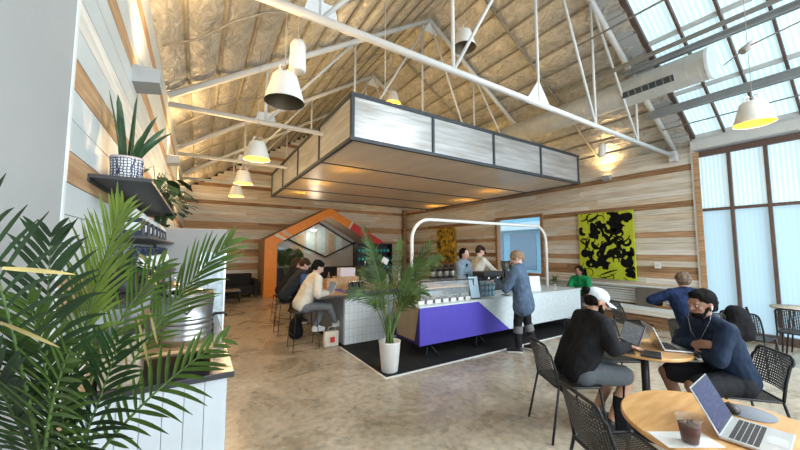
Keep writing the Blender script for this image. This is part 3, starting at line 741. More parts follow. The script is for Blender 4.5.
MB().lathe([(.03, 0), (.035, .03), (.02, .1), (.022, .14)], n=16).build('vase', 'clear_glass', t)
mb = MB(); rnd = random.Random(4)
for i in range(34):
    a = rnd.random()*2*PI; e_ = rnd.uniform(.0, 1.2); d = V((math.cos(a)*math.cos(e_), math.sin(a)*math.cos(e_), math.sin(e_)))
    leafblade(mb, V((0, 0, .16+rnd.random()*.08))+d*.03, d, (0, 0, 1), rnd.uniform(.07, .13), .022)
for i in range(6): mb.tube([(0, 0, .02), (rnd.uniform(-.05, .05), rnd.uniform(-.05, .05), .22)], .002, 5)
mb.build('sprig', 'leaf', t)
# ================================================================ TILED ISLAND
tm = mat('white_tile', (.70, .74, .75), .18)
nt = tm.node_tree; N = nt.nodes; L = nt.links; b = N['Principled BSDF']
tc = N.new('ShaderNodeTexCoord'); sp = N.new('ShaderNodeSeparateXYZ'); L.new(tc.outputs['Object'], sp.inputs[0]); cb = N.new('ShaderNodeCombineXYZ')
ad = N.new('ShaderNodeMath'); L.new(sp.outputs[0], ad.inputs[0]); L.new(sp.outputs[1], ad.inputs[1]); L.new(ad.outputs[0], cb.inputs[0]); L.new(sp.outputs[2], cb.inputs[1])
bk = N.new('ShaderNodeTexBrick'); bk.offset = 0; bk.inputs['Scale'].default_value = 1; bk.inputs['Brick Width'].default_value = .085; bk.inputs['Row Height'].default_value = .135; bk.inputs['Mortar Size'].default_value = .003
bk.inputs['Color1'].default_value = (.78, .82, .84, 1); bk.inputs['Color2'].default_value = (.72, .77, .79, 1); bk.inputs['Mortar'].default_value = (.48, .51, .52, 1)
L.new(cb.outputs[0], bk.inputs[0]); L.new(bk.outputs[0], b.inputs['Base Color'])
t = thing('tiled_island', 'bar island clad in white tiles with dark wooden top, people seated at its left', 'counter', (2.22, 5.35, 0))
MB().box((0, 0, 0), (2.6, 2.9, .815)).build('tiled_base', 'white_tile', t)
MB().box((-.012, .03, .0), (0, 2.9, .80)).build('side_panel', mat('side_blue', (.36, .42, .50), .5, var=.05), t)
MB().rbox((-.52, -.04, .815), (2.6, 2.95, .86), .006).build('countertop', mat('dark_walnut', (.05, .035, .028), .4, var=.2, scale=4, stretch=(1, 8, 1)), t)
MB().box((-.5, .02, .86), (2.58, 2.9, .863)).build('top_inlay', 'plywood', t)
IZ = .863
tag(MB().rbox((2.6, 5.35, IZ), (4.2, 5.62, IZ+.006), .002).rbox((2.3, 5.62, IZ), (2.46, 7.6, IZ+.006), .002).build('counter_runner', 'purple'), 'purple runner lying along the edge of the island top', 'runner')
def crate(loc, sx, sy, sz, label, m='plywood', rz=0):
    t = thing('wooden_crate', label, 'crate', loc, rz)
    th = .014
    MB().box((-sx/2, -sy/2, 0), (sx/2, sy/2, th)).build('bottom', m, t)
    for (a, b_) in (((-sx/2, -sy/2, th), (sx/2, -sy/2+th, sz)), ((-sx/2, sy/2-th, th), (sx/2, sy/2, sz)), ((-sx/2, -sy/2+th, th), (-sx/2+th, sy/2-th, sz)), ((sx/2-th, -sy/2+th, th), (sx/2, sy/2-th, sz))):
        MB().box(a, b_).build('side_board', m, t)
    return t
crate((3.02, 5.86, IZ), .38, .22, .15, 'slatted pale wooden crate on the island beside the black canisters')
crate((2.35, 6.35, IZ+.0), .3, .24, .2, 'plain wooden crate on the island behind the open laptop')
crate((2.75, 6.6, IZ), .5, .3, .22, 'larger wooden crate carrying the white carton on the island')
tag(MB().rbox((2.58, 6.48, IZ+.22), (2.92, 6.68, IZ+.40), .004).build('white_carton', mat('carton', (.72, .66, .72), .6, var=.08, scale=20, stretch=(20, 1, 1))), 'white carton with faint vertical stripes standing on a crate on the island', 'carton')
cn = None
for i in range(5):
    pos = (2.56+i*.07, 5.92, IZ)
    if cn is None:
        cn = thing('black_canister', None, None, pos); MB().lathe([(.031, 0), (.033, .01), (.033, .15), (.028, .16)], n=16).build('canister_body', 'black_plastic', cn); MB().lathe([(.03, .16), (.03, .172), (.001, .176)], n=16, cap=False).build('lid', 'chrome', cn); o = cn
    else: o = dup(cn, pos)
    tag(o, 'black canister in the row on the island beside the slatted crate', 'canister', 'black canisters on the island')
t = thing('espresso_machine', 'dark espresso machine with chrome pipes at the back of the island', 'espresso machine', (3.45, 6.8, IZ))
MB().rbox((-.32, -.2, .05), (.32, .22, .40), .03).build('body', 'black_plastic', t); MB().rbox((-.3, -.25, 0), (.3, .2, .05), .01).build('drip_tray', 'brushed_steel', t)
MB().tube([(-.25, -.22, .4), (-.25, -.22, .55), (.0, -.1, .62)], .012).tube([(.25, -.2, .35), (.3, -.35, .15)], .01).build('pipe', 'chrome', t); MB().rbox((-.1, -.24, .52), (.06, -.2, .66), .01, R=Matrix.Rotation(.5, 3, 'Y')).build('display', 'paper', t)
tag(MB().lathe([(.06, 0), (.05, .02), (.055, .12), (.06, .15), (.045, .2), (.001, .21)], n=20).build('tan_jar', 'beige_panel', loc=(3.05, 6.35, IZ)), 'tan lidded jar on the island between carton and espresso machine', 'jar')
tag(MB().lathe([(.04, 0), (.045, .02), (.045, .16), (.02, .2), (.018, .24)], n=20).build('white_bottle', 'paper', loc=(3.55, 6.2, IZ)), 'white bottle on the island in front of the dark espresso machine', 'bottle')
# paper bag hanging under the island at the crossed foot
t = thing('shopping_bag', 'crumpled cream tote bag standing by the island corner under the white shoe', 'bag', (2.0, 5.42, 0))
mb = MB().rbox((-.13, -.05, 0), (.13, .05, .26), .02); blob(mb, 'bag_body', 'cream', t, .012, 3, .012, .07)
MB().tube([(-.07, -.045, .25), (-.06, -.05, .34), (.06, -.05, .34), (.07, -.045, .25)], .005).build('handle', 'cream', t)
MB().rbox((-.03, -.062, .08), (.05, -.052, .17), .003).build('print_patch', 'red', t)
# ================================================================ BACK BAR behind the counters
t = thing('back_bar', 'dark low back bar along the right behind the baristas', 'counter', (4.86, 6.15, 0))
MB().box((0, 0, 0), (2.5, .6, .86)).build('cabinet_body', 'purple_dark', t); MB().rbox((-.02, -.03, .86), (2.52, .62, .9), .005).build('countertop', 'terrazzo', t)
for i in range(4): MB().box((.02+i*.62, -.012, .06), (.6+i*.62, 0, .84)).build('door', 'black_plastic', t)
ap = None
for i in range(5):
    pos = (4.98+i*.21, 6.4, .9)
    if ap is None:
        ap = thing('airpot', None, None, pos); MB().lathe([(.075, 0), (.078, .02), (.078, .27), (.065, .3)], n=20).build('pot_body', 'brushed_steel', ap)
        MB().lathe([(.07, .3), (.065, .35), (.04, .37), (.001, .375)], n=20, cap=False).rbox((-.02, -.11, .3), (.02, 0, .33), .006).build('pump_lid', 'black_plastic', ap)
        MB().lathe([(.0805, .0), (.0805, .09)], n=20, cap=False).build('band', 'black_plastic', ap); MB().lathe([(.0805, .21), (.0805, .275)], n=20, cap=False).build('band', 'black_plastic', ap); o = ap
    else: o = dup(ap, pos)
    tag(o, 'steel airpot with black pump lid in the row on the back bar', 'airpot', 'airpots on the back bar')
# far shelving with teal mugs
t = thing('mug_shelf', 'dark wall shelf unit holding rows of teal mugs under the gabled frame', 'shelf', (4.35, 9.5, 0))
MB().box((0, 0, 0), (1.3, .3, 1.0)).build('cabinet_body', 'black_plastic', t)
for z in (1.0, 1.28, 1.56, 1.84): MB().box((0, 0, z), (1.3, .3, z+.02)).build('shelf_board', 'black_metal', t)
MB().box((0, .28, 1.0), (1.3, .3, 1.86)).box((0, 0, 1), (.02, .3, 1.86)).box((1.28, 0, 1), (1.3, .3, 1.86)).build('back_panel', 'black_metal', t)
mat('teal', (.02, .30, .30), .3, var=.1); mg = None
for r_ in range(3):
    for i in range(9):
        pos = (4.46+i*.135, 9.62, 1.02+.28*r_)
        if mg is None:
            mg = thing('teal_mug', None, None, pos); MB().lathe([(.04, 0), (.046, .015), (.046, .1), (.042, .1), (.04, .01)], n=16).build('cup', 'teal', mg); MB().tube(arc((-.045, 0, .05), .025, PI/2, 3*PI/2, 6, (0, 2)), .006, 6).build('handle', 'teal', mg); o = mg
        else: o = dup(mg, pos)
        tag(o, 'teal mug on the dark shelf unit under the gabled frame', 'mug', 'teal mugs on the shelf')
# ================================================================ GABLED FRAME (little house)
t = thing('gabled_portal', 'orange and red house shaped portal frame against the back wall', 'portal', (1.98, 12.0, 0))
D_ = 1.35; A = [(0, 0), (0, 2.02), (2.33, 3.28), (4.66, 2.02), (4.66, 0)]; B = [(.42, 0), (.42, 1.86), (2.33, 2.95), (4.3, 1.86), (4.3, 0)]
def portal_piece(i, j, mname, nm, s0=0, s1=1, y0=0, y1=.05, parent=None):
    a0, a1 = V(A[i]).lerp(V(A[j]), s0), V(A[i]).lerp(V(A[j]), s1); b0, b1 = V(B[i]).lerp(V(B[j]), s0), V(B[i]).lerp(V(B[j]), s1)
    return MB().prism([tuple(a0), tuple(a1), tuple(b1), tuple(b0)], y0, y1, 1).build(nm, mname, parent or t)
portal_piece(0, 1, 'orange', 'front_post')
portal_piece(1, 2, 'orange', 'front_rafter', 0, .12); portal_piece(1, 2, 'whitewash_x', 'pale_block', .12, .17); portal_piece(1, 2, 'orange', 'front_rafter', .17, .22); portal_piece(1, 2, 'tanwash_x', 'pale_block', .22, .27)
portal_piece(1, 2, 'orange', 'front_rafter', .27, 1); portal_piece(2, 3, 'orange', 'front_rafter', 0, .40); portal_piece(2, 3, 'whitewash_x', 'pale_block', .40, .43); portal_piece(2, 3, 'red', 'red_rafter', .43, 1); portal_piece(3, 4, 'red', 'red_post')
mat('soffit', (.26, .21, .17), .7, var=.05)
portal_piece(0, 1, 'pine_x', 'side_wall', 0, 1, .05, D_); portal_piece(1, 2, 'soffit', 'roof_slab', 0, 1, .05, D_); portal_piece(2, 3, 'soffit', 'roof_slab', 0, 1, .05, D_); portal_piece(3, 4, 'soffit', 'side_wall', 0, 1, .05, D_)
# glazed gable at the back of the portal: pale panes and black bars
mat('inner_wall', (.42, .42, .40), .8, var=.05); mat('cool_pane', (.45, .60, .64), .2, var=.06); mat('tan_pane', (.40, .33, .22), .7, var=.1)
bk_ = MB().prism([(.42, 0), (.42, 1.86), (2.33, 2.95), (4.3, 1.86), (4.3, 0)], D_-.06, D_, 1).build('back_panel', 'inner_wall', t)
for i, (x0, x1, z0, z1, m_) in enumerate(((.6, .95, 1.15, 1.75, 'dark_pane'), (1.3, 1.7, 1.35, 2.25, 'tan_pane'), (1.8, 2.15, 1.5, 2.6, 'cool_pane'), (2.25, 2.6, 1.5, 2.6, 'cool_pane'), (2.75, 3.0, 1.45, 2.35, 'tan_pane'), (3.1, 3.35, 1.5, 2.2, 'cool_pane'))):
    MB().box((x0, D_-.075, z0), (x1, D_-.06, z1)).build('pane', m_, bk_)
mb = MB()
for a, c_ in (((1.0, 2.1), (2.6, 1.35)), ((2.6, 1.35), (4.0, 2.0)), ((2.33, 2.75), (4.2, 1.72)), ((3.9, 0.2), (3.9, 2.0)), ((2.33, 2.8), (.9, 2.0))): mb.tube([(a[0], D_-.12, a[1]), (c_[0], D_-.12, c_[1])], .03, 6)
mb.build('black_bar', 'black_metal', t)
MB().box((.5, D_-.5, 0), (4.2, D_-.15, .95)).build('low_counter', 'black_plastic', t)
point('portal_light', (1.98+1.9, 12.6, 2.25), 22, (1, .85, .65), .2)
MB().lathe([(.10, 0), (.16, .07), (.165, .075)], (1.9, .7, 2.38), 20, cap=False).tube([(1.9, .7, 2.45), (1.9, .7, 2.7)], .006).build('dome_lamp', 'paper', t)
# sofa in the far left corner
mat('sofa_black', (.02, .02, .022), .7, var=.1)
t = thing('black_sofa', 'low black sofa against the back wall in the far left corner', 'sofa', (.22, 12.3, 0))
MB().rbox((0, 0, .12), (1.5, .8, .42), .04).build('seat', 'sofa_black', t); MB().rbox((0, .62, .3), (1.5, .85, .8), .05).build('backrest', 'sofa_black', t)
MB().rbox((-.14, 0, .12), (0, .8, .62), .04).build('armrest', 'sofa_black', t); MB().rbox((1.5, 0, .12), (1.64, .8, .62), .04).build('armrest', 'sofa_black', t)
for x in (.05, 1.45):
    for y in (.05, .75): MB().tube([(x, y, 0), (x, y, .13)], .02).build('leg', 'brushed_steel', t)
t = thing('low_table', 'low dark coffee table with shelf in front of the black sofa', 'table', (.75, 11.5, 0))
MB().rbox((-.45, -.25, .36), (.45, .25, .40), .01).build('tabletop', 'soffit', t); MB().box((-.4, -.2, .12), (.4, .2, .14)).build('shelf', 'black_metal', t)
for x in (-.42, .42):
    for y in (-.22, .22): MB().tube([(x, y, 0), (x, y, .36)], .015).build('leg', 'black_metal', t)

# more things on and behind the island
mat('kraft', (.35, .24, .14), .8, var=.1)
bt = None
for i, (x, y, m_) in enumerate(((2.95, 7.0, 'black_plastic'), (3.05, 7.1, 'black_plastic'), (2.6, 7.25, 'kraft'), (3.9, 6.6, 'black_plastic'), (4.05, 6.5, 'paper'), (2.4, 7.4, 'black_plastic'))):
    o = MB().lathe([(.035, 0), (.04, .01), (.04, .17), (.014, .22), (.014, .27), (.001, .272)], n=18).build('bottle', m_, loc=(x, y, IZ))
    tag(o, ('black bottle on the far part of the island, nearer of two together', 'black bottle on the far part of the island, farther of two together', 'brown bottle on the island behind the white carton', 'black bottle right of the island espresso machine', 'white bottle right of the island espresso machine', 'black bottle farthest along the island top')[i], 'bottle')
pl = None
for i in range(8):
    pos = (3.75, 5.95, IZ+i*.012); o = MB().lathe([(.05, 0), (.085, .009), (.086, .011), (.05, .004)], n=24).build('saucer', 'paper', loc=pos) if pl is None else dup(pl, pos)
    pl = pl or o; tag(o, 'white saucer in the stack on the island top beside the crate', 'saucer', 'stack of white saucers on the island')
t = thing('desk_lamp', 'dark angled task lamp rising from the back of the island', 'lamp', (2.3, 7.9, IZ)); MB().lathe([(.08, 0), (.08, .015), (.01, .02)], n=20).build('base', 'black_metal', t); MB().tube([(0, 0, .02), (.0, 0, .3), (.22, 0, .5)], .009).build('arm', 'black_metal', t); MB().lathe([(.07, 0), (.03, .09), (.001, .1)], (.24, 0, .42), 20, cap=False).build('lamp_shade', 'black_metal', t)
# ================================================================ LEFT CABINET AND WHAT STANDS ON IT
cab = thing('side_cabinet', 'white shiplap service cabinet with dark top along the left wall', 'cabinet', (XL+.02, 2.3, 0))
mat('shiplap', (.56, .61, .64), .45, var=.03)
mb = MB()
for k in range(6): mb.box((.0+k*.1005, 0, 0), (.097+k*.1005, .02, .87))
mb.build('end_boards', 'shiplap', cab)
mb = MB()
for k in range(22): mb.box((.60, .02+k*.1, 0), (.618, .117+k*.1, .87))
mb.build('front_boards', 'shiplap', cab)
MB().box((0, .02, 0), (.6, 2.22, .87)).build('carcass', 'paintwhite', cab)
MB().rbox((-.01, -.02, .87), (.655, 2.25, .905), .004).build('countertop', mat('dark_top', (.03, .028, .034), .25, var=.2, scale=3), cab)
CZ = .905
t = thing('wooden_riser', 'open fronted wooden riser on the cabinet carrying the steel tub', 'riser', (-.13, 2.62, CZ))
MB().rbox((-.24, -.22, .12), (.24, .22, .14), .003).build('top_board', 'boxwood', t)
for x in (-.24, .225): MB().rbox((x, -.22, 0), (x+.016, .22, .12), .003).build('side_board', 'boxwood', t)
MB().box((-.22, .19, 0), (.22, .2, .12)).build('back_board', 'boxwood', t)
RT = CZ+.14
t = thing('steel_tub', 'round ribbed steel drinks tub with wire handles on the wooden riser', 'tub', (-.04, 2.60, RT))
pr_ = [(.135, 0), (.14, .01)]
for k in range(4): pr_ += [(.143, .03+k*.035), (.149, .04+k*.035), (.143, .05+k*.035)]
pr_ += [(.15, .22), (.152, .30), (.158, .305), (.156, .312), (.148, .305), (.14, .02), (.001, .018)]
MB().lathe(pr_, n=36, cap=False).build('tub_body', 'brushed_steel', t)
for s in (-1, 1): MB().tube([(.0, s*.15, .2), (.03, s*.175, .24), (0, s*.19, .27), (-.03, s*.175, .24), (-.0, s*.15, .2)], .005).build('handle', 'chrome', t)
MB().lathe([(.15, .31), (.14, .33), (.04, .35), (.001, .352)], n=36, cap=False).build('lid', 'chrome', t); MB().tube([(-.04, 0, .35), (-.03, 0, .38), (.03, 0, .38), (.04, 0, .35)], .006).build('lid_handle', 'chrome', t)
t = thing('drink_dispenser', 'steel dispenser with glass dome and black tap behind the ribbed tub', 'dispenser', (-.18, 3.15, CZ))
MB().lathe([(.12, 0), (.12, .05), (.11, .06), (.11, .42), (.118, .43), (.1, .46), (.03, .50), (.001, .5)], n=30).build('vessel', 'brushed_steel', t); MB().tube([(.1, -.03, .12), (.2, -.03, .12), (.2, -.03, .08)], .014).build('tap', 'black_plastic', t); MB().tube(arc((0, 0, .46), .07, 0, PI, 8, (0, 2)), .006).build('bail', 'chrome', t)
t = thing('glass_jug', 'tall clear water jug on the cabinet in front of the white cooler', 'jug', (.06, 4.2, CZ))
MB().lathe([(.05, 0), (.06, .02), (.07, .15), (.055, .3), (.06, .36), (.056, .36), (.05, .3), (.064, .15), (.055, .03), (.001, .02)], n=24, cap=False).build('jug_body', 'clear_glass', t); MB().tube(arc((.06, 0, .2), .08, -PI/2, PI/2, 8, (0, 2)), .008).build('handle', 'clear_glass', t)
MB().lathe([(.053, .021), (.062, .15), (.052, .26), (.001, .26)], n=20, cap=False).build('water', mat('water', (.5, .7, .78), .05, alpha=.3), t)
for k, (x, y) in enumerate(((.10, 3.7), (.02, 3.75), (.1, 3.92))):
    tag(MB().lathe([(.025, 0), (.034, .1), (.036, .11), (.03, .1), (.022, .004)], n=16).build('paper_cup', 'paper', loc=(x, y, CZ)), ('white paper cup nearest the edge of the cabinet beyond the tub', 'white paper cup closer to the wall beyond the steel tub', 'white paper cup farthest along the cabinet edge')[k], 'cup')
t = thing('black_tap', 'black bent tap reaching over the cabinet edge near the white cooler', 'tap', (.13, 3.35, CZ))
MB().lathe([(.02, 0), (.02, .1)], n=14).build('tap_base', 'black_metal', t); MB().tube([(0, 0, .1), (0, 0, .16), (.03, 0, .18), (.1, 0, .18), (.12, 0, .15)], .012, 10).build('spout', 'black_metal', t)
t = thing('burlap_box', 'tan box wrapped in burlap on the cabinet behind the foreground palm', 'box', (-.33, 2.45, CZ))
MB().rbox((-.09, -.12, 0), (.08, .12, .26), .012).build('box_body', mat('burlap', (.40, .33, .24), .95, var=.15, scale=60, bump=.3), t); MB().rbox((-.095, -.125, .26), (.085, .125, .28), .004).build('lid', 'brushed_steel', t)
tag(MB().lathe([(.045, 0), (.055, .02), (.055, .13), (.04, .16), (.045, .17)], n=20).build('pink_tumbler', mat('pink', (.62, .30, .27), .5, var=.1), loc=(-.16, 2.85, CZ)), 'pinkish tumbler on the cabinet between tub and wall', 'tumbler')
# packets low by the palm
t = thing('snack_carton', 'red and yellow carton on the floor against the white cabinet end', 'carton', (-.30, 2.12, 0))
MB().rbox((-.08, -.07, 0), (.0, .07, .50), .004).build('red_side', 'red', t); MB().rbox((.0, -.07, 0), (.09, .07, .40), .004).build('yellow_side', mat('yellow', (.85, .62, .03), .5, var=.05), t)
# white cooler
t = thing('drinks_cooler', 'tall white cooler with a glass door of bottles beyond the cabinet', 'cooler', (XL+.02, 4.9, 0))
MB().rbox((0, 0, 0), (.76, .75, 1.92), .01).build('cooler_body', 'drywall', t); MB().box((.48, -.012, .1), (.74, -.004, 1.62)).build('glass_door', 'pane_glass2', t) if 'pane_glass2' in MATS else MB().box((.48, -.012, .1), (.74, -.004, 1.62)).build('glass_door', mat('pane_glass2', (.52, .64, .70), .15, var=.2, scale=12), t)
MB().box((.46, -.02, .08), (.48, -.0, 1.64)).box((.74, -.02, .08), (.76, 0, 1.64)).build('door_frame', 'chrome', t)
# ---- shelves
mat('shelf_black', (.055, .055, .058), .5, metal=.2, var=.1)
def shelf(z, y0, y1, d, label):
    t = thing('wall_shelf', label, 'shelf', (XL+.001, y0, z)); MB().rbox((0, 0, -.012), (d, y1-y0, .008), .003).build('shelf_board', 'shelf_black', t)
    MB().box((0, 0, -.03), (.006, y1-y0, -.012)).build('wall_cleat', 'shelf_black', t)
shelf(2.0, 2.03, 4.25, .24, 'highest dark steel shelf on the left wall, holding the potted snake plant')
shelf(1.73, 2.5, 5.0, .2, 'middle dark shelf on the left wall with navy coffee pouches')
shelf(1.42, 1.75, 4.8, .24, 'lowest dark shelf on the left wall, partly behind the palm')
mat('navy_pack', (.012, .022, .05), .5, var=.1); pk = None
for i in range(7):
    pos = (XL+.09, 2.75+i*.30, 1.738)
    if pk is None:
        pk = thing('coffee_pouch', None, None, pos)
        MB().prism([(-.05, 0), (.05, 0), (.045, .12), (-.045, .12)], -.075, .075, 1).build('pouch_body', 'navy_pack', pk); MB().prism([(-.045, .12), (.045, .12), (.012, .18), (-.012, .18)], -.074, .074, 1).build('folded_top', 'paper', pk)
        MB().box((-.04, -.078, .04), (.04, -.075, .09)).build('pouch_label', 'paper', pk); o = pk
    else: o = dup(pk, pos)
    tag(o, 'navy coffee pouch with white folded top on the middle wall shelf', 'pouch', 'coffee pouches on the middle shelf')
sh = None
for i in range(8):
    pos = (XL+.11, 2.55+i*.27, 1.428)
    if sh is None:
        sh = thing('merchandise_bag', None, None, pos); mb = MB().chain([(0, 0, .0+.07), (.0, 0, .19)], [.07, .035]).chain([(0, -.03, .15), (.03, -.06, .23)], [.03, .018]).chain([(0, .03, .15), (.03, .06, .23)], [.03, .018])
        blob(mb, 'bag_body', 'navy_pack', sh, .012, 2, .01, .05); MB().ell((.045, -.01, .13), (.03, .04, .05)).build('white_print', 'paper', sh); o = sh
    else: o = dup(sh, pos)
    tag(o, 'navy cloth bag with white print on the lowest wall shelf', 'bag', 'navy and white cloth bags on the lowest shelf')
# potted snake plant
pp = mat('pot_pattern', (.75, .72, .68), .4)
nt = pp.node_tree; N = nt.nodes; L = nt.links; b = N['Principled BSDF']; tc = N.new('ShaderNodeTexCoord'); vo = N.new('ShaderNodeTexVoronoi'); vo.feature = 'DISTANCE_TO_EDGE'; vo.inputs['Scale'].default_value = 68; vo.inputs['Randomness'].default_value = .35
L.new(tc.outputs['Object'], vo.inputs[0]); r = N.new('ShaderNodeValToRGB'); r.color_ramp.interpolation = 'CONSTANT'; r.color_ramp.elements[0].color = (.03, .04, .10, 1); r.color_ramp.elements[1].position = .14; r.color_ramp.elements[1].color = (.74, .72, .68, 1); L.new(vo.outputs[0], r.inputs[0]); L.new(r.outputs[0], b.inputs['Base Color'])
t = thing('snake_plant', 'snake plant in a white pot with dark lattice pattern on the highest shelf', 'potted plant', (-.345, 2.27, 2.008))
MB().lathe([(.060, 0), (.068, .01), (.074, .125), (.074, .14), (.066, .14), (.064, .11)], n=32).build('pot', 'pot_pattern', t)
MB().lathe([(.075, .133), (.076, .143), (.066, .143)], n=32, cap=False).build('pot_rim', mat('rim_pink', (.6, .5, .45), .5, var=.03), t); MB().lathe([(.001, .122), (.065, .122)], n=20, cap=False).build('soil', 'soil', t)
mb = MB(); rnd = random.Random(11)
for i, (dx, dy, tx, ty, h) in enumerate(((-.02, 0, -.04, .0, .33), (.02, .01, .0, .02, .36), (.03, -.02, .09, -.0, .25), (-.03, .02, -.04, .05, .28), (0, -.03, .03, -.08, .27), (.02, .03, .13, .1, .24), (-.02, -.02, -.05, -.12, .30), (.03, 0, .16, .02, .19), (0, .02, .04, .16, .20), (-.01, -.04, .0, -.15, .18))):
    h *= 1.15; a = V((dx, dy, .115)); c_ = V((dx+tx*.3, dy+ty*.3, .115+h*.5)); e_ = V((dx+tx, dy+ty, .115+h)); vs = []; n_ = 8
    sd = V((math.cos(i*1.3), math.sin(i*1.3), 0))
    for k in range(n_+1):
        q = k/n_; p_ = a.lerp(c_, q).lerp(c_.lerp(e_, q), q); ww = .021*(1-q)**.45*(.75+.6*q) if q < 1 else 0; ww += .0005
        nn = V((-sd.y, sd.x, 0)); vs += [p_-sd*ww+nn*ww*.35, p_, p_+sd*ww+nn*ww*.35]
    fs = []
    for k in range(n_): q = k*3; fs += [[q, q+1, q+4, q+3], [q+1, q+2, q+5, q+4]]
    mb.add(vs, fs, 0, True)
mb.build('leaves', mat('snake_leaf', (.025, .065, .03), .4, c2=(.06, .12, .05), scale=30, stretch=(1, 1, .4)), t)
def leafy(name, label, loc, n, spread, size, m, seed, potr=.06, down=.3, heart=True, poth=.1, potm='pot_dark'):
    t = thing(name, label, 'potted plant', loc); rnd = random.Random(seed)
    MB().lathe([(potr*.8, 0), (potr, .01), (potr*1.1, poth), (potr, poth), (potr*.9, poth*.85)], n=24).build('pot', potm, t)
    lf = MB(); st = MB()
    for i in range(n):
        a = rnd.random()*2*PI; el = rnd.uniform(-down, 1.0); R_ = spread*rnd.uniform(.5, 1)
        e_ = V((math.cos(a)*math.cos(el), math.sin(a)*math.cos(el), math.sin(el)))*R_+V((0, 0, poth))
        m_ = V((e_.x*.4, e_.y*.4, max(e_.z, poth)+.05)); st.tube([(0, 0, poth*.9), m_, e_], .0025, 5)
        d = V((e_.x, e_.y, rnd.uniform(-.6, .2)*R_)); L_ = size*rnd.uniform(.7, 1.2)
        leafblade(lf, e_, d, (0, 0, 1), L_, L_*(.34 if heart else .12), droop=.25, seg=6)
    st.build('stems', 'stem_green', t); lf.build('leaves', m, t)
    return t
mat('pot_dark', (.04, .04, .045), .5, var=.1)
leafy('pothos', 'broad leaved potted plant at the far half of the highest shelf', (-.30, 3.25, 2.008), 18, .22, .13, 'leaf_dark', 21)
leafy('trailing_plant', 'small trailing plant hanging over the far end of the highest shelf', (-.28, 3.95, 2.008), 60, .24, .085, 'leaf_dark', 22, down=1.2)
leafy('potted_herb', 'small bushy green plant on the lowest wall shelf behind the palm', (-.32, 2.2, 1.428), 60, .13, .07, 'leaf_dark', 23)
# ================================================================ PALMS
def frond(mb, st, P0, P1, P2, n, Ll, wid, ang=50, nrm=(0, 0, 1), start=.25, droop=.25, rnd=random, r0=.006, cup=.25, skip=0):
    P0, P1, P2, nrm = V(P0), V(P1), V(P2), V(nrm)
    f = lambda t: P0.lerp(P1, t).lerp(P1.lerp(P2, t), t)
    g = lambda t: ((P1-P0)*(1-t)+(P2-P1)*t).normalized()
    st.tube([f(i/14) for i in range(15)], [r0*(1-.8*i/14) for i in range(15)], 6)
    for i in range(n):
        t = start+(1-start)*(i+.5)/n; p = f(t); d = g(t); q = (t-start)/(1-start)
        s = d.cross(nrm).normalized(); u = s.cross(d).normalized()
        ll = Ll*(math.sin(PI*(.16+.78*q))**.7)*rnd.uniform(.85, 1.1); a = math.radians(ang*(1-.45*q)+rnd.uniform(-5, 5))
        for sg in (-1, 1):
            if rnd.random() < skip: continue
            dd = d*math.cos(a)+s*sg*math.sin(a)+u*cup*rnd.uniform(.5, 1.3)
            leafblade(mb, p, dd, u, ll*rnd.uniform(.9, 1.1), wid, droop=droop*rnd.uniform(.4, 1.5), seg=5, fold=.3)
# potted palm by the counter
t = thing('potted_palm', 'tall potted palm in a white pot on the corner of the black mat', 'potted palm', (2.28, 3.90, .01))
MB().lathe([(.105, 0), (.112, .008), (.148, .385), (.152, .40), (.138, .40), (.130, .35)], n=36).build('pot', mat('pot_white', (.74, .73, .70), .55, var=.05, scale=14, stretch=(1, 1, .3)), t)
MB().lathe([(.001, .352), (.132, .345)], n=24, cap=False).build('soil', 'soil', t)
RTv, FWv = V((.847, -.53, 0)), V((.53, .847, 0)); rnd = random.Random(3)
lf = MB(); st = MB()
for (lat, dep, h, mlat, mh) in ((-.36, -.05, 1.93, -.10, 1.25), (-.30, .12, 1.75, -.06, 1.1), (.58, .1, 1.75, .16, 1.15), (.42, -.15, 1.55, .12, 1.05), (-.55, -.1, 1.05, -.2, 1.15), (.50, .12, 1.05, .2, 1.1), (-.42, .25, 1.35, -.15, 1.1), (.15, .45, 1.8, .05, 1.1), (.72, .2, 1.55, .3, 1.35), (-.05, -.45, 1.35, 0, 1.1), (.3, .35, 1.35, .1, 1.0), (-.2, -.3, .95, -.1, 1.1), (.32, -.28, 1.0, .15, 1.05)):
    P2 = RTv*lat+FWv*dep+V((0, 0, h)); P1 = RTv*mlat+FWv*dep*.3+V((0, 0, mh))
    frond(lf, st, (rnd.uniform(-.03, .03), rnd.uniform(-.03, .03), .35), P1, P2, 36, .23, .0046, 44, -FWv+V((0, 0, .5)), start=.42, rnd=rnd, r0=.011, droop=.3)
for k in range(7): a = k*.9; st.tube([(.05*math.cos(a), .05*math.sin(a), .34), (.02*math.cos(a), .02*math.sin(a), .75)], [.014, .008], 7)
st.build('stems', 'stem_green', t); lf.build('fronds', 'palm_leaf', t)
# small palms reflected / standing inside the portal
t = thing('small_palm', 'small dark palm standing inside the gabled portal behind the seated pair', 'potted palm', (2.85, 12.45, 0)); lf = MB(); st = MB()
for k in range(12):
    a = k*2*PI/12; P2 = V((.55*math.cos(a), .3*math.sin(a), 1.45+.25*math.sin(k*2.3))); frond(lf, st, (0, 0, .3), (P2.x*.3, P2.y*.3, 1.5), P2, 16, .26, .014, 55, (0, -1, .6), start=.4, rnd=rnd, r0=.01)
MB().lathe([(.14, 0), (.18, .32), (.16, .32)], n=20).build('pot', 'pot_dark', t); st.build('stems', 'stem_green', t); lf.build('fronds', 'leaf_dark', t)
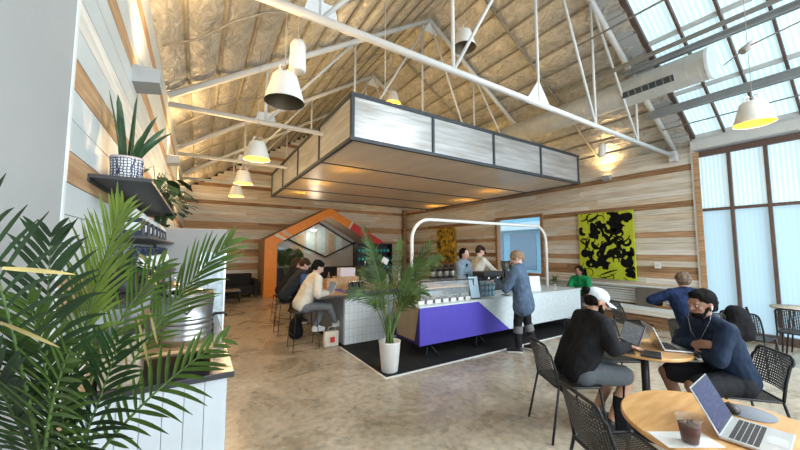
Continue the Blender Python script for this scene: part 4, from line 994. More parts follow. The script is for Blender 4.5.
# foreground palm
camR, camU, camF = V((math.cos(YAW), -math.sin(YAW), 0)), None, V((math.sin(YAW)*math.cos(PITCH), math.cos(YAW)*math.cos(PITCH), math.sin(PITCH)))
camU = camR.cross(camF)
def at(px, py, t): return V((0, 0, EYE))+(camF+camR*((px-400)/FPX)-camU*((py-225)/FPX))*t
PB = V((-.27, 1.13, 0))
t = thing('foreground_palm', 'large palm with bright and dark fronds filling the lower left corner', 'potted palm', PB)
MB().lathe([(.10, 0), (.12, .01), (.15, .36), (.155, .38), (.14, .38), (.13, .33)], n=30).build('pot', 'pot_dark', t); MB().lathe([(.001, .34), (.135, .335)], n=20, cap=False).build('soil', 'soil', t)
rnd = random.Random(9)
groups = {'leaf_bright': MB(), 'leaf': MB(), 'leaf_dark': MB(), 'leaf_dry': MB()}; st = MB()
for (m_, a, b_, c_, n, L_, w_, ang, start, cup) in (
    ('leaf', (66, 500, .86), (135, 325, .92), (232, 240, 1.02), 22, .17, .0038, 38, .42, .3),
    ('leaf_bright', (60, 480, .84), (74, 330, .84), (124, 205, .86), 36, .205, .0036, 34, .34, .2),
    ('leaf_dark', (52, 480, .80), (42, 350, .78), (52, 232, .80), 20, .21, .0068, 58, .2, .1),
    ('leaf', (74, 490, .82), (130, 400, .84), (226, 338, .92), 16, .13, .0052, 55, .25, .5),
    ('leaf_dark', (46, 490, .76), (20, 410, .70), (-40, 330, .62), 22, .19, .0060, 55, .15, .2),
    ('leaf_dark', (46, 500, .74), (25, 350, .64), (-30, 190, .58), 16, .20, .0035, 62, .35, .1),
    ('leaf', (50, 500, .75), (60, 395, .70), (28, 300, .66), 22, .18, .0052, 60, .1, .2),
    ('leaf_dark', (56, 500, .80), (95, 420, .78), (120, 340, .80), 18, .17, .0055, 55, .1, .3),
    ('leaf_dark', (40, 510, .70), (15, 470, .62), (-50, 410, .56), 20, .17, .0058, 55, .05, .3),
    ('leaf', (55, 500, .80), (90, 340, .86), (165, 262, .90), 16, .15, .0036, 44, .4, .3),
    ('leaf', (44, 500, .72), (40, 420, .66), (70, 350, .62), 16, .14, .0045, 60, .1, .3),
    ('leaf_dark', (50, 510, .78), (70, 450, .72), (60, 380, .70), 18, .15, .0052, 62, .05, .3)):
    A_, B_, C_ = at(*a)-PB, at(*b_)-PB, at(*c_)-PB
    st.tube([(rnd.uniform(-.04, .04), rnd.uniform(-.04, .04), .33), V((A_.x*.5, A_.y*.5, (A_.z+.33)/2)), A_], [.011, .009, .0065], 7)
    frond(groups[m_], st, A_, B_, C_, n, L_, w_, ang, -camF+V((0, 0, .25)), start=start, rnd=rnd, r0=.0055, cup=cup*.5, droop=.22)
for (a, b_) in (((2, 268, .55), (75, 272, .62)), ((0, 322, .55), (60, 345, .6)), ((138, 318, .9), (150, 368, .92)), ((150, 312, .9), (158, 345, .93)), ((122, 330, .88), (128, 372, .9))):
    p_ = at(*a)-PB; q_ = at(*b_)-PB; leafblade(groups['leaf_dry'], p_, q_-p_, -camF, (q_-p_).length, .0038, droop=.05, seg=5)
for g_ in list(groups.values())+[st]: g_.v = [(max(x_, -.432-PB.x), y_, z_) for x_, y_, z_ in g_.v]
st.build('stems', 'stem_green', t)
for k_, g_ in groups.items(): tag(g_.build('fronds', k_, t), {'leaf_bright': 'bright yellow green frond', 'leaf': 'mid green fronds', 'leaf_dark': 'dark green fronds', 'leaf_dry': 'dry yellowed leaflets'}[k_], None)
# ================================================================ TABLES
def round_table(loc, r, label, top='oak', h=.75, pole='black_metal'):
    t = thing('cafe_table', label, 'table', loc)
    MB().lathe([(.001, h-.03), (r-.012, h-.03), (r, h-.02), (r, h-.006), (r-.006, h), (.001, h)], n=64, cap=False, sm=False).build('tabletop', top, t)
    MB().tube([(0, 0, .02), (0, 0, h-.03)], .032, 16).build('pole', pole, t); MB().lathe([(.22, 0), (.22, .008), (.05, .02), (.032, .03)], n=32).build('base', pole, t)
    MB().box((-.15, -.02, h-.045), (.15, .02, h-.03)).box((-.02, -.15, h-.045), (.02, .15, h-.03)).build('top_bracket', pole, t)
    return t
round_table((2.31, .56, 0), .45, 'nearest round oak table in the lower right corner with iced coffee and laptop')
round_table((3.56, 1.40, 0), .35, 'round oak table with two open laptops between the two seated men')
round_table((6.55, 2.06, 0), .35, 'round oak table beside the bench where the man seen from behind leans', h=.76)
t = thing('window_table', 'high looking pale topped table at the right edge by the frosted windows', 'table', (8.0, .95, 0))
MB().lathe([(.001, .725), (.37, .725), (.38, .735), (.38, .75), (.001, .752)], n=48, cap=False).build('tabletop', 'tanwash_x', t)
for k in range(4):
    a = PI/4+k*PI/2; MB().tube([(.2*math.cos(a), .2*math.sin(a), .725), (.3*math.cos(a), .3*math.sin(a), 0)], .011).build('leg', 'black_metal', t)
# ================================================================ CHAIRS
def perforated(mb, P, nu, nv, hole=.36):
    for i in range(nu):
        for j in range(nv):
            c_ = [P(i/nu, j/nv), P((i+1)/nu, j/nv), P((i+1)/nu, (j+1)/nv), P(i/nu, (j+1)/nv)]
            m_ = sum(c_, V())/4; e_ = [m_+((c_[k]+c_[(k+1) % 4])/2-m_)*2*hole for k in range(4)]
            mb.add(c_+e_, [[0, 1, 4], [1, 5, 4], [1, 2, 5], [2, 6, 5], [2, 3, 6], [3, 7, 6], [3, 0, 7], [0, 4, 7]])
mat('mesh_metal', (.045, .042, .04), .45, metal=.2, var=.1)
def make_chair(label):
    t = thing('cafe_chair', label, 'chair', (0, 0, 0)); W_ = .215
    mb = MB(); perforated(mb, lambda u, v: V(((u-.5)*.40, (v-.5)*.40, .452-.012*math.sin(PI*v)+.02*max(0, v-.85))), 20, 20)
    o = mb.build('seat', 'mesh_metal', t, fix=False); s = o.modifiers.new('s', 'SOLIDIFY'); s.thickness = .003
    MB().tube(roundrect(.205, .205, .05, 5, .45), .010, 8, closed=True).build('seat_frame', 'black_metal', t)
    def Pb(u, v): a = (u-.5)*2; return V((a*.185, -.245-.07*v+.035*a*a, .52+.27*v))
    mb = MB(); perforated(mb, Pb, 18, 13); o = mb.build('backrest', 'mesh_metal', t, fix=False); s = o.modifiers.new('s', 'SOLIDIFY'); s.thickness = .003
    pts = [V((-.20, -.19, .45)), V((-.20, -.215, .60)), V((-.195, -.25, .72))]
    for i in range(6):
        a = PI-PI/2*i/5; pts.append(V((-.145+.05*math.cos(a), -.27-.015*math.sin(a), .74+.06*math.sin(a))))
    pts += [V((-p_.x, p_.y, p_.z)) for p_ in reversed(pts)]
    pts = [V((p_.x, p_.y+.0, p_.z)) for p_ in pts]
    MB().tube(pts, .011, 8).build('back_frame', 'black_metal', t)
    for x in (-1, 1):
        MB().tube([(x*.20, .17, .45), (x*.235, .225, 0)], .0105, 8).build('leg', 'black_metal', t)
        MB().tube([(x*.20, -.19, .45), (x*.235, -.28, 0)], .0105, 8).build('leg', 'black_metal', t)
    return t
def yaw(dx, dy): return math.atan2(-dx, dy)   # rotation turning +Y towards (dx,dy)
ch = make_chair('empty black perforated metal chair in the foreground drawn up to the nearest table')
ch.location = (2.20, .99, 0); ch.rotation_euler = (0, 0, yaw(.85, -.45))
for (x, y, dx, dy, label) in (
    (2.98, 1.80, .85, -.5, 'black perforated chair the man in the white cap sits on'),
    (3.98, .90, -.62, .72, 'black perforated chair the smiling man in the navy jacket sits on'),
    (4.05, 1.90, -.6, -.8, 'empty black perforated chair tucked behind the table with two laptops'),
    (6.08, 1.72, .8, .6, 'black chair under the man seen from behind at the bench side table'),
    (6.55, 1.30, .9, -.1, 'black chair by the windows with the black backpack on its back'),
    (7.45, .95, 1, .0, 'empty black chair pushed to the table at the right edge by the windows'),
    (6.15, 2.55, .7, -.6, 'empty dark chair on the bench side of the farther oak table')):
    dup(ch, (x, y, 0), yaw(dx, dy), label)
# stools
def make_stool(label):
    t = thing('bar_stool', label, 'stool', (0, 0, 0))
    MB().rbox((-.19, -.17, .60), (.19, .17, .625), .01).build('seat', 'black_plastic', t)
    for s in (-1, 1):
        MB().tube([(-.17, s*.15, .60), (-.22, s*.2, .012), (.22, s*.2, .012), (.17, s*.15, .60)], .008, 8).build('sled_frame', 'black_metal', t)
    MB().tube([(.205, -.185, .2), (.205, .185, .2)], .008).build('foot_rail', 'black_metal', t); MB().tube([(-.2, -.18, .25), (-.2, .18, .25)], .008).build('rear_rail', 'black_metal', t)
    return t
s0 = make_stool('black wire bar stool under the man in the cream sweatshirt'); s0.location = (1.58, 5.60, 0)
dup(s0, (1.58, 6.75, 0), None, 'black wire bar stool under the person in the navy vest')
dup(s0, (1.70, 7.75, 0), None, 'empty black wire bar stool beyond the person in the navy vest')
# ================================================================ LAPTOPS AND TABLE THINGS
mat('alu', (.62, .63, .65), .3, metal=.7, var=.03); mat('alu_dark', (.18, .18, .19), .35, metal=.6, var=.05); mat('keys', (.03, .032, .036), .5, var=.1)
def screen_mat(name, base, strength, bands):
    m = mat(name, base, .25, spec=.15); nt = m.node_tree; N = nt.nodes; L = nt.links; b = N['Principled BSDF']
    tc = N.new('ShaderNodeTexCoord'); mp = N.new('ShaderNodeMapping'); mp.inputs['Scale'].default_value = (9, 1, 60); L.new(tc.outputs['Object'], mp.inputs[0]); n1 = N.new('ShaderNodeTexNoise'); n1.inputs['Scale'].default_value = 1.6; L.new(mp.outputs[0], n1.inputs[0])
    r = N.new('ShaderNodeValToRGB'); r.color_ramp.elements[0].position = .5; r.color_ramp.elements[0].color = (*base, 1); r.color_ramp.elements[1].position = .68; r.color_ramp.elements[1].color = (*bands, 1); L.new(n1.outputs[0], r.inputs[0]); L.new(r.outputs[0], b.inputs['Emission Color']); b.inputs['Emission Strength'].default_value = strength
screen_mat('screen_purple', (.022, .018, .05), .9, (.05, .045, .10)); screen_mat('screen_grey', (.10, .115, .13), .8, (.2, .22, .24)); screen_mat('screen_dark', (.03, .035, .04), .8, (.08, .08, .09))
def laptop(loc, rz, tilt, label, screen, body='alu', s=1.0):
    t = thing('laptop', label, 'laptop', loc, rz)
    w_, d_ = .155*s, .215*s
    b_ = MB().rbox((-w_, -d_, .002), (w_, 0, .014), .003).build('keyboard_base', body, t)
    mb = MB()
    for j in range(5):
        for i in range(12): x = -w_+.02+i*(2*w_-.04)/12; y = -.03-j*.020*s; mb.box((x+.001, y-.017*s, .0142), (x+(2*w_-.04)/12-.002, y, .0155))
    mb.build('keys', 'keys', b_); MB().box((-.05, -d_+.012, .0141), (.05, -d_+.075, .0147)).build('trackpad', 'alu_dark' if body != 'alu' else 'steelwhite', b_)
    R = Matrix.Rotation(-math.radians(tilt-90), 3, 'X')
    l_ = MB().rbox((-w_, -.003, 0), (w_, .004, d_), .002, R=R, c=(0, -.002, .014)).build('lid', body, t)
    MB().box((-w_+.004, -.0042, .006), (w_-.004, -.0031, d_-.004), R=R, c=(0, -.002, .014)).build('screen_bezel', 'black_plastic', l_)
    MB().box((-w_+.010, -.0050, .016), (w_-.010, -.0043, d_-.010), R=R, c=(0, -.002, .014)).build('display', screen, l_)
    return t
laptop((2.295, .565, .752), math.radians(4), 117, 'open silver laptop with purple display on the nearest table', 'screen_purple', s=1.0)
laptop((3.49, 1.50, .752), math.atan2(-.80, -.58), 112, 'dark laptop the man in the white cap is typing on', 'screen_grey', 'alu_dark', .95)
laptop((3.66, 1.33, .752), math.atan2(.62, .78), 112, 'silver laptop with its lid towards the white capped man, facing the man in navy', 'screen_dark', 'alu', .95)
laptop((2.03, 5.62, IZ), -PI/2, 115, 'open laptop on the island in front of the man in the cream sweatshirt', 'screen_grey')
laptop((6.62, 2.12, .762), math.radians(-50), 112, 'open pale laptop on the farther oak table before the man seen from behind', 'screen_grey', s=.9)
# iced coffee
t = thing('iced_coffee', 'clear plastic cup of iced black coffee on a napkin on the nearest table', 'cup', (1.985, .615, .7535))
MB().lathe([(.031, 0), (.033, .004), (.046, .110), (.049, .112), (.049, .116), (.045, .113), (.032, .006), (.001, .004)], n=36, cap=False).build('cup_body', mat('clear_plastic', (.6, .65, .67), .05, alpha=.08, spec=.25), t)
MB().lathe([(.001, .005), (.0315, .006), (.042, .082), (.001, .083)], n=32, cap=False).build('coffee', mat('coffee', (.075, .014, .006), .35, spec=.1), t)
mb = MB(); rnd = random.Random(2)
for i in range(7): a = rnd.random()*6.3; mb.rbox((-.010, -.010, -.010), (.010, .010, .010), .003, R=Euler((rnd.random(), rnd.random(), rnd.random())).to_matrix(), c=(.022*math.cos(a), .022*math.sin(a), .082+rnd.uniform(-.004, .008)))
tag(mb.build('ice_cubes', mat('ice', (.20, .12, .08), .1, alpha=.5), t), None, None)
MB().tube([(.05*math.cos(i*PI/16), .05*math.sin(i*PI/16), .114) for i in range(32)], .0018, 6, closed=True).build('cup_rim', 'clear_plastic', t)
tag(MB().rbox((-.065, -.13, 0), (.065, .13, .0015), .0005).build('paper_napkin', 'paper', loc=(2.0, .64, .7512), rz=math.radians(58)), 'white paper napkin under the iced coffee on the nearest table', 'napkin')
t = thing('mouse_pad', 'round grey mouse pad on the nearest table behind the keyboard', 'mouse pad', (2.62, .545, .7512)); MB().lathe([(.001, .003), (.105, .003), (.107, .0015), (.105, 0)], n=40, cap=False).build('pad', mat('pad_grey', (.22, .24, .27), .7, var=.05), t)
t = thing('computer_mouse', 'black ergonomic computer mouse on the round grey pad', 'computer mouse', (2.555, .60, .7545), math.radians(-60)); MB().ell((0, 0, .016), (.034, .056, .024)).build('mouse_body', 'black_plastic', t); MB().rbox((-.004, .02, .034), (.004, .04, .04), .002).build('scroll_wheel', 'seamgrey', t); MB().rbox((-.034, -.03, .012), (-.028, .03, .018), .002).build('side_strip', 'alu', t)
tag(MB().tube([(2.13, .40, .757), (2.08, .36, .757), (2.05, .28, .757), (2.10, .20, .757)], .003).rbox((2.105, .385, .752), (2.14, .41, .762), .002).build('charging_cable', 'black_plastic'), 'black charging plug and cable at the near side of the silver laptop', 'cable')
t = thing('notebook', 'black notebook lying at the near side of the two laptop table', 'notebook', (3.33, 1.26, .7515), math.radians(20)); MB().rbox((-.10, -.07, 0), (.10, .07, .012), .002).build('cover', 'black_plastic', t); MB().box((-.095, -.072, .002), (.098, -.066, .010)).build('page_edge', 'paper', t)
tag(MB().rbox((-.035, -.075, 0), (.035, .075, .008), .003).build('mobile_phone', 'black_plastic', loc=(3.27, 1.40, .7515), rz=-1.0), 'black phone lying by the white capped man on the laptop table', 'phone')
tag(MB().rbox((-.07, -.1, 0), (.07, .1, .002), .0008).build('paper_sheet', 'paper', loc=(3.76, 1.20, .7515), rz=.3), 'loose white paper sheet at the navy jacket side of the laptop table', 'paper')
tag(MB().lathe([(.028, 0), (.04, .10), (.042, .105), (.036, .1), (.001, .098)], n=20).build('coffee_cup', 'cream', loc=(3.50, 1.66, .7515)), 'cream takeaway cup behind the hands of the white capped man', 'cup')
# bags
t = thing('shoulder_bag', 'black upright bag on the floor between the two nearer tables', 'bag', (3.30, 1.50, 0), .4)
blob(MB().rbox((-.11, -.06, .0), (.11, .06, .34), .03), 'bag_body', mat('bag_black', (.008, .008, .010), .8, var=.15, bump=.2), t, .01, 4, .008, .06); MB().tube([(-.06, -.02, .33), (-.04, -.03, .46), (.03, -.03, .47), (.07, -.02, .33)], .009).build('strap', 'bag_black', t); MB().box((-.08, -.068, .26), (.08, -.06, .268)).build('zip', 'alu_dark', t)
t = thing('backpack', 'black bulky backpack hung on the chair back by the frosted windows', 'backpack', (6.22, 1.34, .42), yaw(.9, -.1))
blob(MB().cap((0, -.02, .14), (0, -.02, .36), .15, .125).cap((-.07, -.02, .12), (-.06, -.02, .3), .11, .1).cap((.07, -.02, .12), (.06, -.02, .3), .11, .1).cap((0, -.13, .12), (0, -.12, .2), .09, .07), 'bag_body', 'bag_black', t, .014, 3, .014, .09)
for x in (-.07, .07): MB().tube([(x, .09, .46), (x*1.3, .14, .3), (x*1.2, .1, .08)], .014).build('strap', 'bag_black', t)
t = thing('backpack', 'dark backpack on the floor under the stools at the island', 'backpack', (1.62, 6.25, 0), .3)
blob(MB().cap((0, 0, .13), (0, 0, .28), .14, .11).cap((0, -.1, .1), (0, -.1, .16), .08, .07), 'bag_body', 'bag_black', t, .014, 3, .012, .08); MB().tube([(-.04, 0, .37), (0, 0, .42), (.04, 0, .37)], .01).build('handle', 'bag_black', t)
# ================================================================ PEOPLE
mat('eye_white', (.7, .68, .65), .3, var=.02); mat('iris', (.03, .02, .015), .2); mat('lips', (.32, .12, .10), .5, var=.05)
def hand(mb, w_, d, n, curl=.5, side=1, s=1.0):
    """palm, four fingers and a thumb; d = pointing direction, n = palm normal (fingers curl towards n)"""
    w_, d, n = V(w_), V(d).normalized(), V(n); n = (n-d*n.dot(d)).normalized(); sd = d.cross(n)*side
    for k in (-1.5, -.5, .5, 1.5): mb.cap(w_+d*.01+sd*k*.010*s, w_+d*.082*s+sd*k*.0185*s, .014*s, .0115*s, 8)
    for k, L_ in ((-1.5, .060), (-.5, .074), (.5, .080), (1.5, .070)):
        p = w_+d*.082*s+sd*k*.0195*s; dd = d.copy(); seg = L_*s/3*1.15; r = .0092*s
        for j in range(3):
            a = curl*(.5+.35*j); dd = (dd*math.cos(a)+n*math.sin(a)).normalized(); q = p+dd*seg
            mb.cap(p, q, r, r*.92, 8); p = q; r *= .92; 
            n2 = (n-dd*n.dot(dd)); n = n2.normalized() if n2.length > .05 else n
        n = V(n)
    p = w_+d*.02*s+sd*.022*s; q = p+(d*.6+sd*.8).normalized()*.038*s; mb.cap(p, q, .0135*s, .011*s, 8); q2 = q+(d*.9+sd*.25+n*.3).normalized()*.030*s; mb.cap(q, q2, .011*s, .009*s, 8)
def person(label, loc, rz, J, skin, top, top_r=.016, bottom='black_plastic', short=False, shoe='black_plastic', sole='paper', hair=None, vox=.008, H=1.0, cloth_disp=.006, sleeve=None, hem=None, toplong=None, female=False, beard=None, belly=0):
    t = thing('person', label, 'person', loc, rz)
    g = lambda k: V(J[k]); pel, che, nk, hd = g('pelvis'), g('chest'), g('neck'), g('head')
    hy, hp = J.get('hyaw', 0), J.get('hpitch', 0)
    R = Matrix.Rotation(hy, 3, 'Z') @ Matrix.Rotation(-hp, 3, 'X') @ Matrix.Rotation(J.get('hroll', 0), 3, 'Y')   # hpitch>0 looks down
    X = R @ V((1, 0, 0)); Y = R @ V((0, 1, 0)); Z = R @ V((0, 0, 1))
    hw = .082 if female else .085; sw = .9 if female else 1.0
    def torso(mb, e, lower=True):
        ax = (V(J['shR'])-V(J['shL'])).normalized()
        for s in (-1, 1):
            mb.cap(pel+ax*s*.075, pel.lerp(che, .5)+ax*s*(.075+belly), .098+e, .098+e+belly)
            mb.cap(pel.lerp(che, .5)+ax*s*(.075+belly), che+ax*s*.088*sw, .098+e+belly, .105*sw+e)
            mb.cap(che+ax*s*.085, g('shR' if s > 0 else 'shL')-V((0, 0, .01)), .10*sw+e, .056+e)
        mb.cap(g('shL'), g('shR'), .054+e, .054+e); mb.cap(che, nk-V((0, 0, .02)), .10+e, .062+e*.6)
        mb.cap(g('shL'), nk, .052+e, .050+e*.5); mb.cap(g('shR'), nk, .052+e, .050+e*.5)
    b = MB(); torso(b, 0)
    for s in 'LR':
        b.cap(g('sh'+s), g('el'+s), .046, .037); b.cap(g('el'+s), g('wr'+s), .037, .025)
        hand(b, g('wr'+s), J.get('hd'+s, (0, 1, -.2)), J.get('hn'+s, (0, 0, -1)), J.get('curl', .45), 1 if s == 'L' else -1)
        b.cap(g('hip'+s), g('kn'+s), .080, .054); b.cap(g('kn'+s), g('kn'+s).lerp(g('an'+s), .35), .052, .053); b.cap(g('kn'+s).lerp(g('an'+s), .35), g('an'+s), .053, .034)
        b.cap(g('an'+s), g('to'+s), .034, .026)
    b.cap(nk-V((0, 0, .03)), hd-Z*.05-Y*.015, .052, .050)
    # head
    b.ell(hd+Z*.022-Y*.012, (hw*.9, .100, .098), R=R); b.ell(hd-Z*.045+Y*.028, (hw*.70, .062, .068), R=R); b.ell(hd-Z*.092+Y*.055, (.026, .022, .018), R=R)
    b.cap(hd+Y*.092+Z*.012, hd+Y*.108-Z*.024, .010, .0145, 10); b.ell(hd+Y*.088-Z*.026, (.021, .016, .010), R=R)
    b.cap(hd+X*.035+Y*.082+Z*.026, hd-X*.035+Y*.082+Z*.026, .012, .012, 10)
    for s in (-1, 1): b.ell(hd+X*s*.078-Z*.008-Y*.008, (.010, .020, .031), R=R); b.ell(hd+X*s*.036+Y*.064-Z*.02, (.022, .02, .018), R=R)
    b.cap(hd+X*.02+Y*.083-Z*.054, hd-X*.02+Y*.083-Z*.054, .0085, .0085, 8)
    bo = blob(b, 'body', skin, t, vox, 3)
    for s in (-1, 1):
        e_ = MB().ell(hd+X*s*.032+Y*.083+Z*.004, (.0105, .007, .0065), R=R, n=10, m=8).build('eye', 'eye_white', t); MB().ell(hd+X*s*.032+Y*.0905+Z*.003, (.006, .003, .006), R=R, n=8, m=6).build('iris', 'iris', e_)
    MB().ell(hd+Y*.0915-Z*.054, (.021, .005, .0055), R=R, n=10, m=6).build('mouth', 'lips', t)
    # top
    s_ = MB(); e = top_r; torso(s_, e)
    for s in 'LR':
        s_.cap(g('sh'+s), g('el'+s), .050+e, .041+e); s_.cap(g('el'+s), g('el'+s).lerp(g('wr'+s), .93), .041+e, .028+e*.7)
    s_.cap(pel+V((0, 0, .02)), pel.lerp(che, .3), .11+e, .10+e)
    if toplong:
        ax = (V(J['shR'])-V(J['shL'])).normalized()
        for s in (-1, 1): s_.cap(pel+ax*s*.08, pel+ax*s*.10+V((0, -.01, -toplong)), .105+e, .115+e)
    s_.cap(nk-V((0, 0, .04)), nk+V((0, 0, .012)), .066+e*.5, .060+e*.3)
    to = blob(s_, 'top', top, t, vox*1.1, 3, cloth_disp, .07)
    if sleeve:
        v_ = MB()
        for s in 'LR': v_.cap(g('sh'+s), g('el'+s), .053+e, .044+e); v_.cap(g('el'+s), g('el'+s).lerp(g('wr'+s), .96), .044+e, .031+e*.7)
        blob(v_, 'sleeves', sleeve, t, vox*1.1, 3, cloth_disp, .07)
    # trousers
    p_ = MB(); e = .012
    ax = (V(J['hipR'])-V(J['hipL'])).normalized(); p_.cap(g('hipL'), g('hipR'), .108+e, .108+e); p_.cap(pel-ax*.05, pel+ax*.05, .11+e, .11+e)
    for s in 'LR':
        if short: p_.cap(g('hip'+s), g('hip'+s).lerp(g('kn'+s), .86), .092+e, .078+e)
        else: p_.cap(g('hip'+s), g('kn'+s), .086+e, .058+e); p_.cap(g('kn'+s), g('kn'+s).lerp(g('an'+s), .92), .058+e, .042+e*.8)
    blob(p_, 'shorts' if short else 'trousers', bottom, t, vox*1.1, 3, cloth_disp*.7, .07)
    for s in 'LR':
        a, c_ = g('an'+s), g('to'+s); d = (c_-a); dh = V((d.x, d.y, 0)).normalized() if V((d.x, d.y, 0)).length > .02 else V((0, 1, 0))
        q = MB().cap(a+V((0, 0, .012)), a-dh*.025-V((0, 0, .03)), .043, .038).cap(a-dh*.03-V((0, 0, .035)), c_+dh*.02, .036, .033).cap(a+dh*.02, c_, .038, .034)
        so = blob(q, 'shoe', shoe, t, .008, 3)
        dz = -.032; hl, tl = a-dh*.055+V((0, 0, -.068)), c_+dh*.05+V((0, 0, -.032))
        MB().cap(a-dh*.025-V((0, 0, .055)), c_+dh*.015-V((0, 0, .022)), .034, .031).build('sole', sole, so)
    if hair: hair(t, hd, R, X, Y, Z)
    return t
def hair_short(m, vol=.010, back=True, disp=.012):
    def f(t, hd, R, X, Y, Z):
        h = MB().ell(hd+Z*.052-Y*.026, (.080+vol, .092+vol, .075+vol), R=R).ell(hd-Y*.050+Z*.0, (.076+vol, .064+vol, .076), R=R)
        if True: h.ell(hd+Z*.088+Y*.038, (.058, .042, .028+vol*.8), R=R)
        blob(h, 'hair', m, t, .009, 2, disp, .03)
    return f
def sit(s=.45, lean=.12, hands=None, knee=(.42, .10), foot=(.38, .10), headf=None, el=None, **kw):
    h = {'pelvis': (0, 0, s+.11), 'chest': (0, lean*.75, s+.40), 'neck': (0, lean*1.05, s+.58), 'head': (0, lean*1.05+.05, s+.715),
         'shL': (-.175, lean, s+.53), 'shR': (.175, lean, s+.53)}
    hl, hr = hands or ((-.12, .42, s+.34), (.12, .42, s+.34))
    h['wrL'], h['wrR'] = hl, hr
    h['elL'], h['elR'] = el or ((-.25, lean+.10, s+.28), (.25, lean+.10, s+.28))
    for sd, sg in (('L', -1), ('R', 1)):
        h['hip'+sd] = (sg*.095, .04, s+.085); h['kn'+sd] = (sg*knee[1], knee[0], s+.065); h['an'+sd] = (sg*foot[1], foot[0], .10); h['to'+sd] = (sg*foot[1]*1.15, foot[0]+.135, .045)
    h.update(kw); return h
mat('knit_black', (.012, .012, .014), .85, var=.2, bump=.2, bscale=90, spec=.2); mat('shorts_grey', (.10, .115, .125), .85, var=.1, bump=.1)
mat('navy_jacket', (.010, .022, .05), .7, var=.12, bump=.1); mat('shorts_black', (.014, .015, .018), .8, var=.1); mat('navy_hoodie', (.010, .022, .065), .85, var=.1)
mat('denim', (.085, .13, .20), .85, var=.18, scale=14, bump=.15); mat('denim_light', (.22, .30, .38), .85, var=.15, scale=14); mat('green_top', (.01, .26, .09), .8, var=.1)
mat('cream_knit', (.68, .64, .55), .9, var=.05, bump=.1); mat('grey_trousers', (.17, .175, .18), .85, var=.1); mat('vest_navy', (.018, .024, .038), .8, var=.1); mat('sleeve_blue', (.05, .10, .24), .8, var=.1)
mat('cap_blue', (.66, .74, .80), .8, var=.04); mat('legging', (.015, .015, .018), .6, var=.1); mat('trainer_white', (.7, .69, .66), .6, var=.05)
# 1 -- man in white cap
def capman(t, hd, R, X, Y, Z):
    blob(MB().ell(hd-Y*.05-Z*.0, (.080, .062, .075), R=R).ell(hd-Y*.02-Z*.015, (.086, .045, .045), R=R), 'hair', 'hair_black', t, .009, 2, .006, .03)
    blob(MB().ell(hd-Y*.125+Z*.055, (.040, .036, .038), R=R), 'hair_bun', 'hair_black', t, .008, 2, .010, .02)
    c_ = blob(MB().ell(hd+Z*.052-Y*.010, (.094, .108, .075), R=R), 'cap', 'cap_blue', t, .008, 2, .002, .05)
    vs = []; fs = []
    for i in range(9):
        a = -1.15+i*2.3/8
        for k in range(4): r = .075+.027*k; vs.append(hd+X*math.sin(a)*min(.082, r)*1.0+Y*(.018+math.cos(a)*(r+.018*(1 if k else 0)))+Z*(.035-.008*k-.022*math.sin(a)**2))
    for i in range(8):
        for k in range(3): a = i*4+k; fs.append([a, a+1, a+5, a+4])
    o = MB().add(vs, fs, 0, True).build('cap_brim', 'cap_blue', c_); s = o.modifiers.new('s', 'SOLIDIFY'); s.thickness = .005
    blob(MB().ell(hd-Z*.075+Y*.042, (.060, .055, .048), R=R).cap(hd+X*.068-Z*.03+Y*.015, hd+X*.03-Z*.095+Y*.06, .016, .022).cap(hd-X*.068-Z*.03+Y*.015, hd-X*.03-Z*.095+Y*.06, .016, .022), 'beard', 'hair_black', t, .008, 2, .006, .02)
J = sit(.45, .20, ((-.06, .40, .795), (.17, .41, .795)), (.46, .10), (.27, .11), hpitch=.42, hyaw=-.05, hdL=(.15, 1, -.15), hdR=(-.1, 1, -.15), curl=.35, el=((-.27, .24, .80), (.27, .22, .80)))
person('man in black sweater, pale cap and grey shorts typing at the two laptop table', (3.02, 1.78, 0), yaw(.85, -.53), J, 'skin_olive', 'knit_black', .026, 'shorts_grey', True, 'black_plastic', 'paper', capman, .007, belly=.012, cloth_disp=.008)
# 2 -- smiling man in navy jacket
def beardman(t, hd, R, X, Y, Z):
    hair_short('hair_black', .012)(t, hd, R, X, Y, Z)
    blob(MB().ell(hd-Z*.078+Y*.045, (.056, .050, .040), R=R).cap(hd+X*.070-Z*.02+Y*.01, hd+X*.03-Z*.095+Y*.055, .013, .019).cap(hd-X*.070-Z*.02+Y*.01, hd-X*.03-Z*.095+Y*.055, .013, .019), 'beard', 'hair_black', t, .008, 2, .004, .02)
    for s in (-1, 1): MB().cap(hd+X*s*.088-Z*.008, hd+X*s*.090-Z*.032+Y*.006, .006, .004, 8).tube([hd+X*s*.090-Z*.03+Y*.006, hd+X*s*.095-Z*.12+Y*.05, hd+X*s*.05-Z*.24+Y*.09, hd-Z*.32+Y*.085], .0009, 5).build('earphone', 'paper', t)
J = sit(.45, .16, ((.10, .27, .84), (-.05, .335, .83)), (.44, .17), (.28, .16), hpitch=.12, hyaw=.26, hdL=(.2, -1, -.1), hdR=(-1, -.15, .3), hnL=(0, -1, -.2), hnR=(0, -1, -.3), el=((-.24, .28, .76), (.24, .26, .76)), curl=.3)
person('smiling bearded man in navy jacket with arms crossed and white earphones', (3.98, .90, 0), yaw(-.72, .62), J, 'skin_brown', 'navy_jacket', .022, 'shorts_black', True, 'black_plastic', 'paper', beardman, .007, cloth_disp=.009)
# 3 -- man seen from behind
J = sit(.45, .26, ((-.25, .50, .79), (.1, .48, .79)), (.42, .12), (.3, .12), hpitch=.35, el=((-.42, .30, .86), (.30, .26, .80)), curl=.4)
person('man with curly grey brown hair in navy hoodie leaning on the farther table', (6.10, 1.74, 0), yaw(.75, .55), J, 'skin_fair', 'navy_hoodie', .03, 'grey_trousers', False, 'black_plastic', 'paper', hair_short('hair_greybrown', .016, disp=.02), .010, cloth_disp=.012)
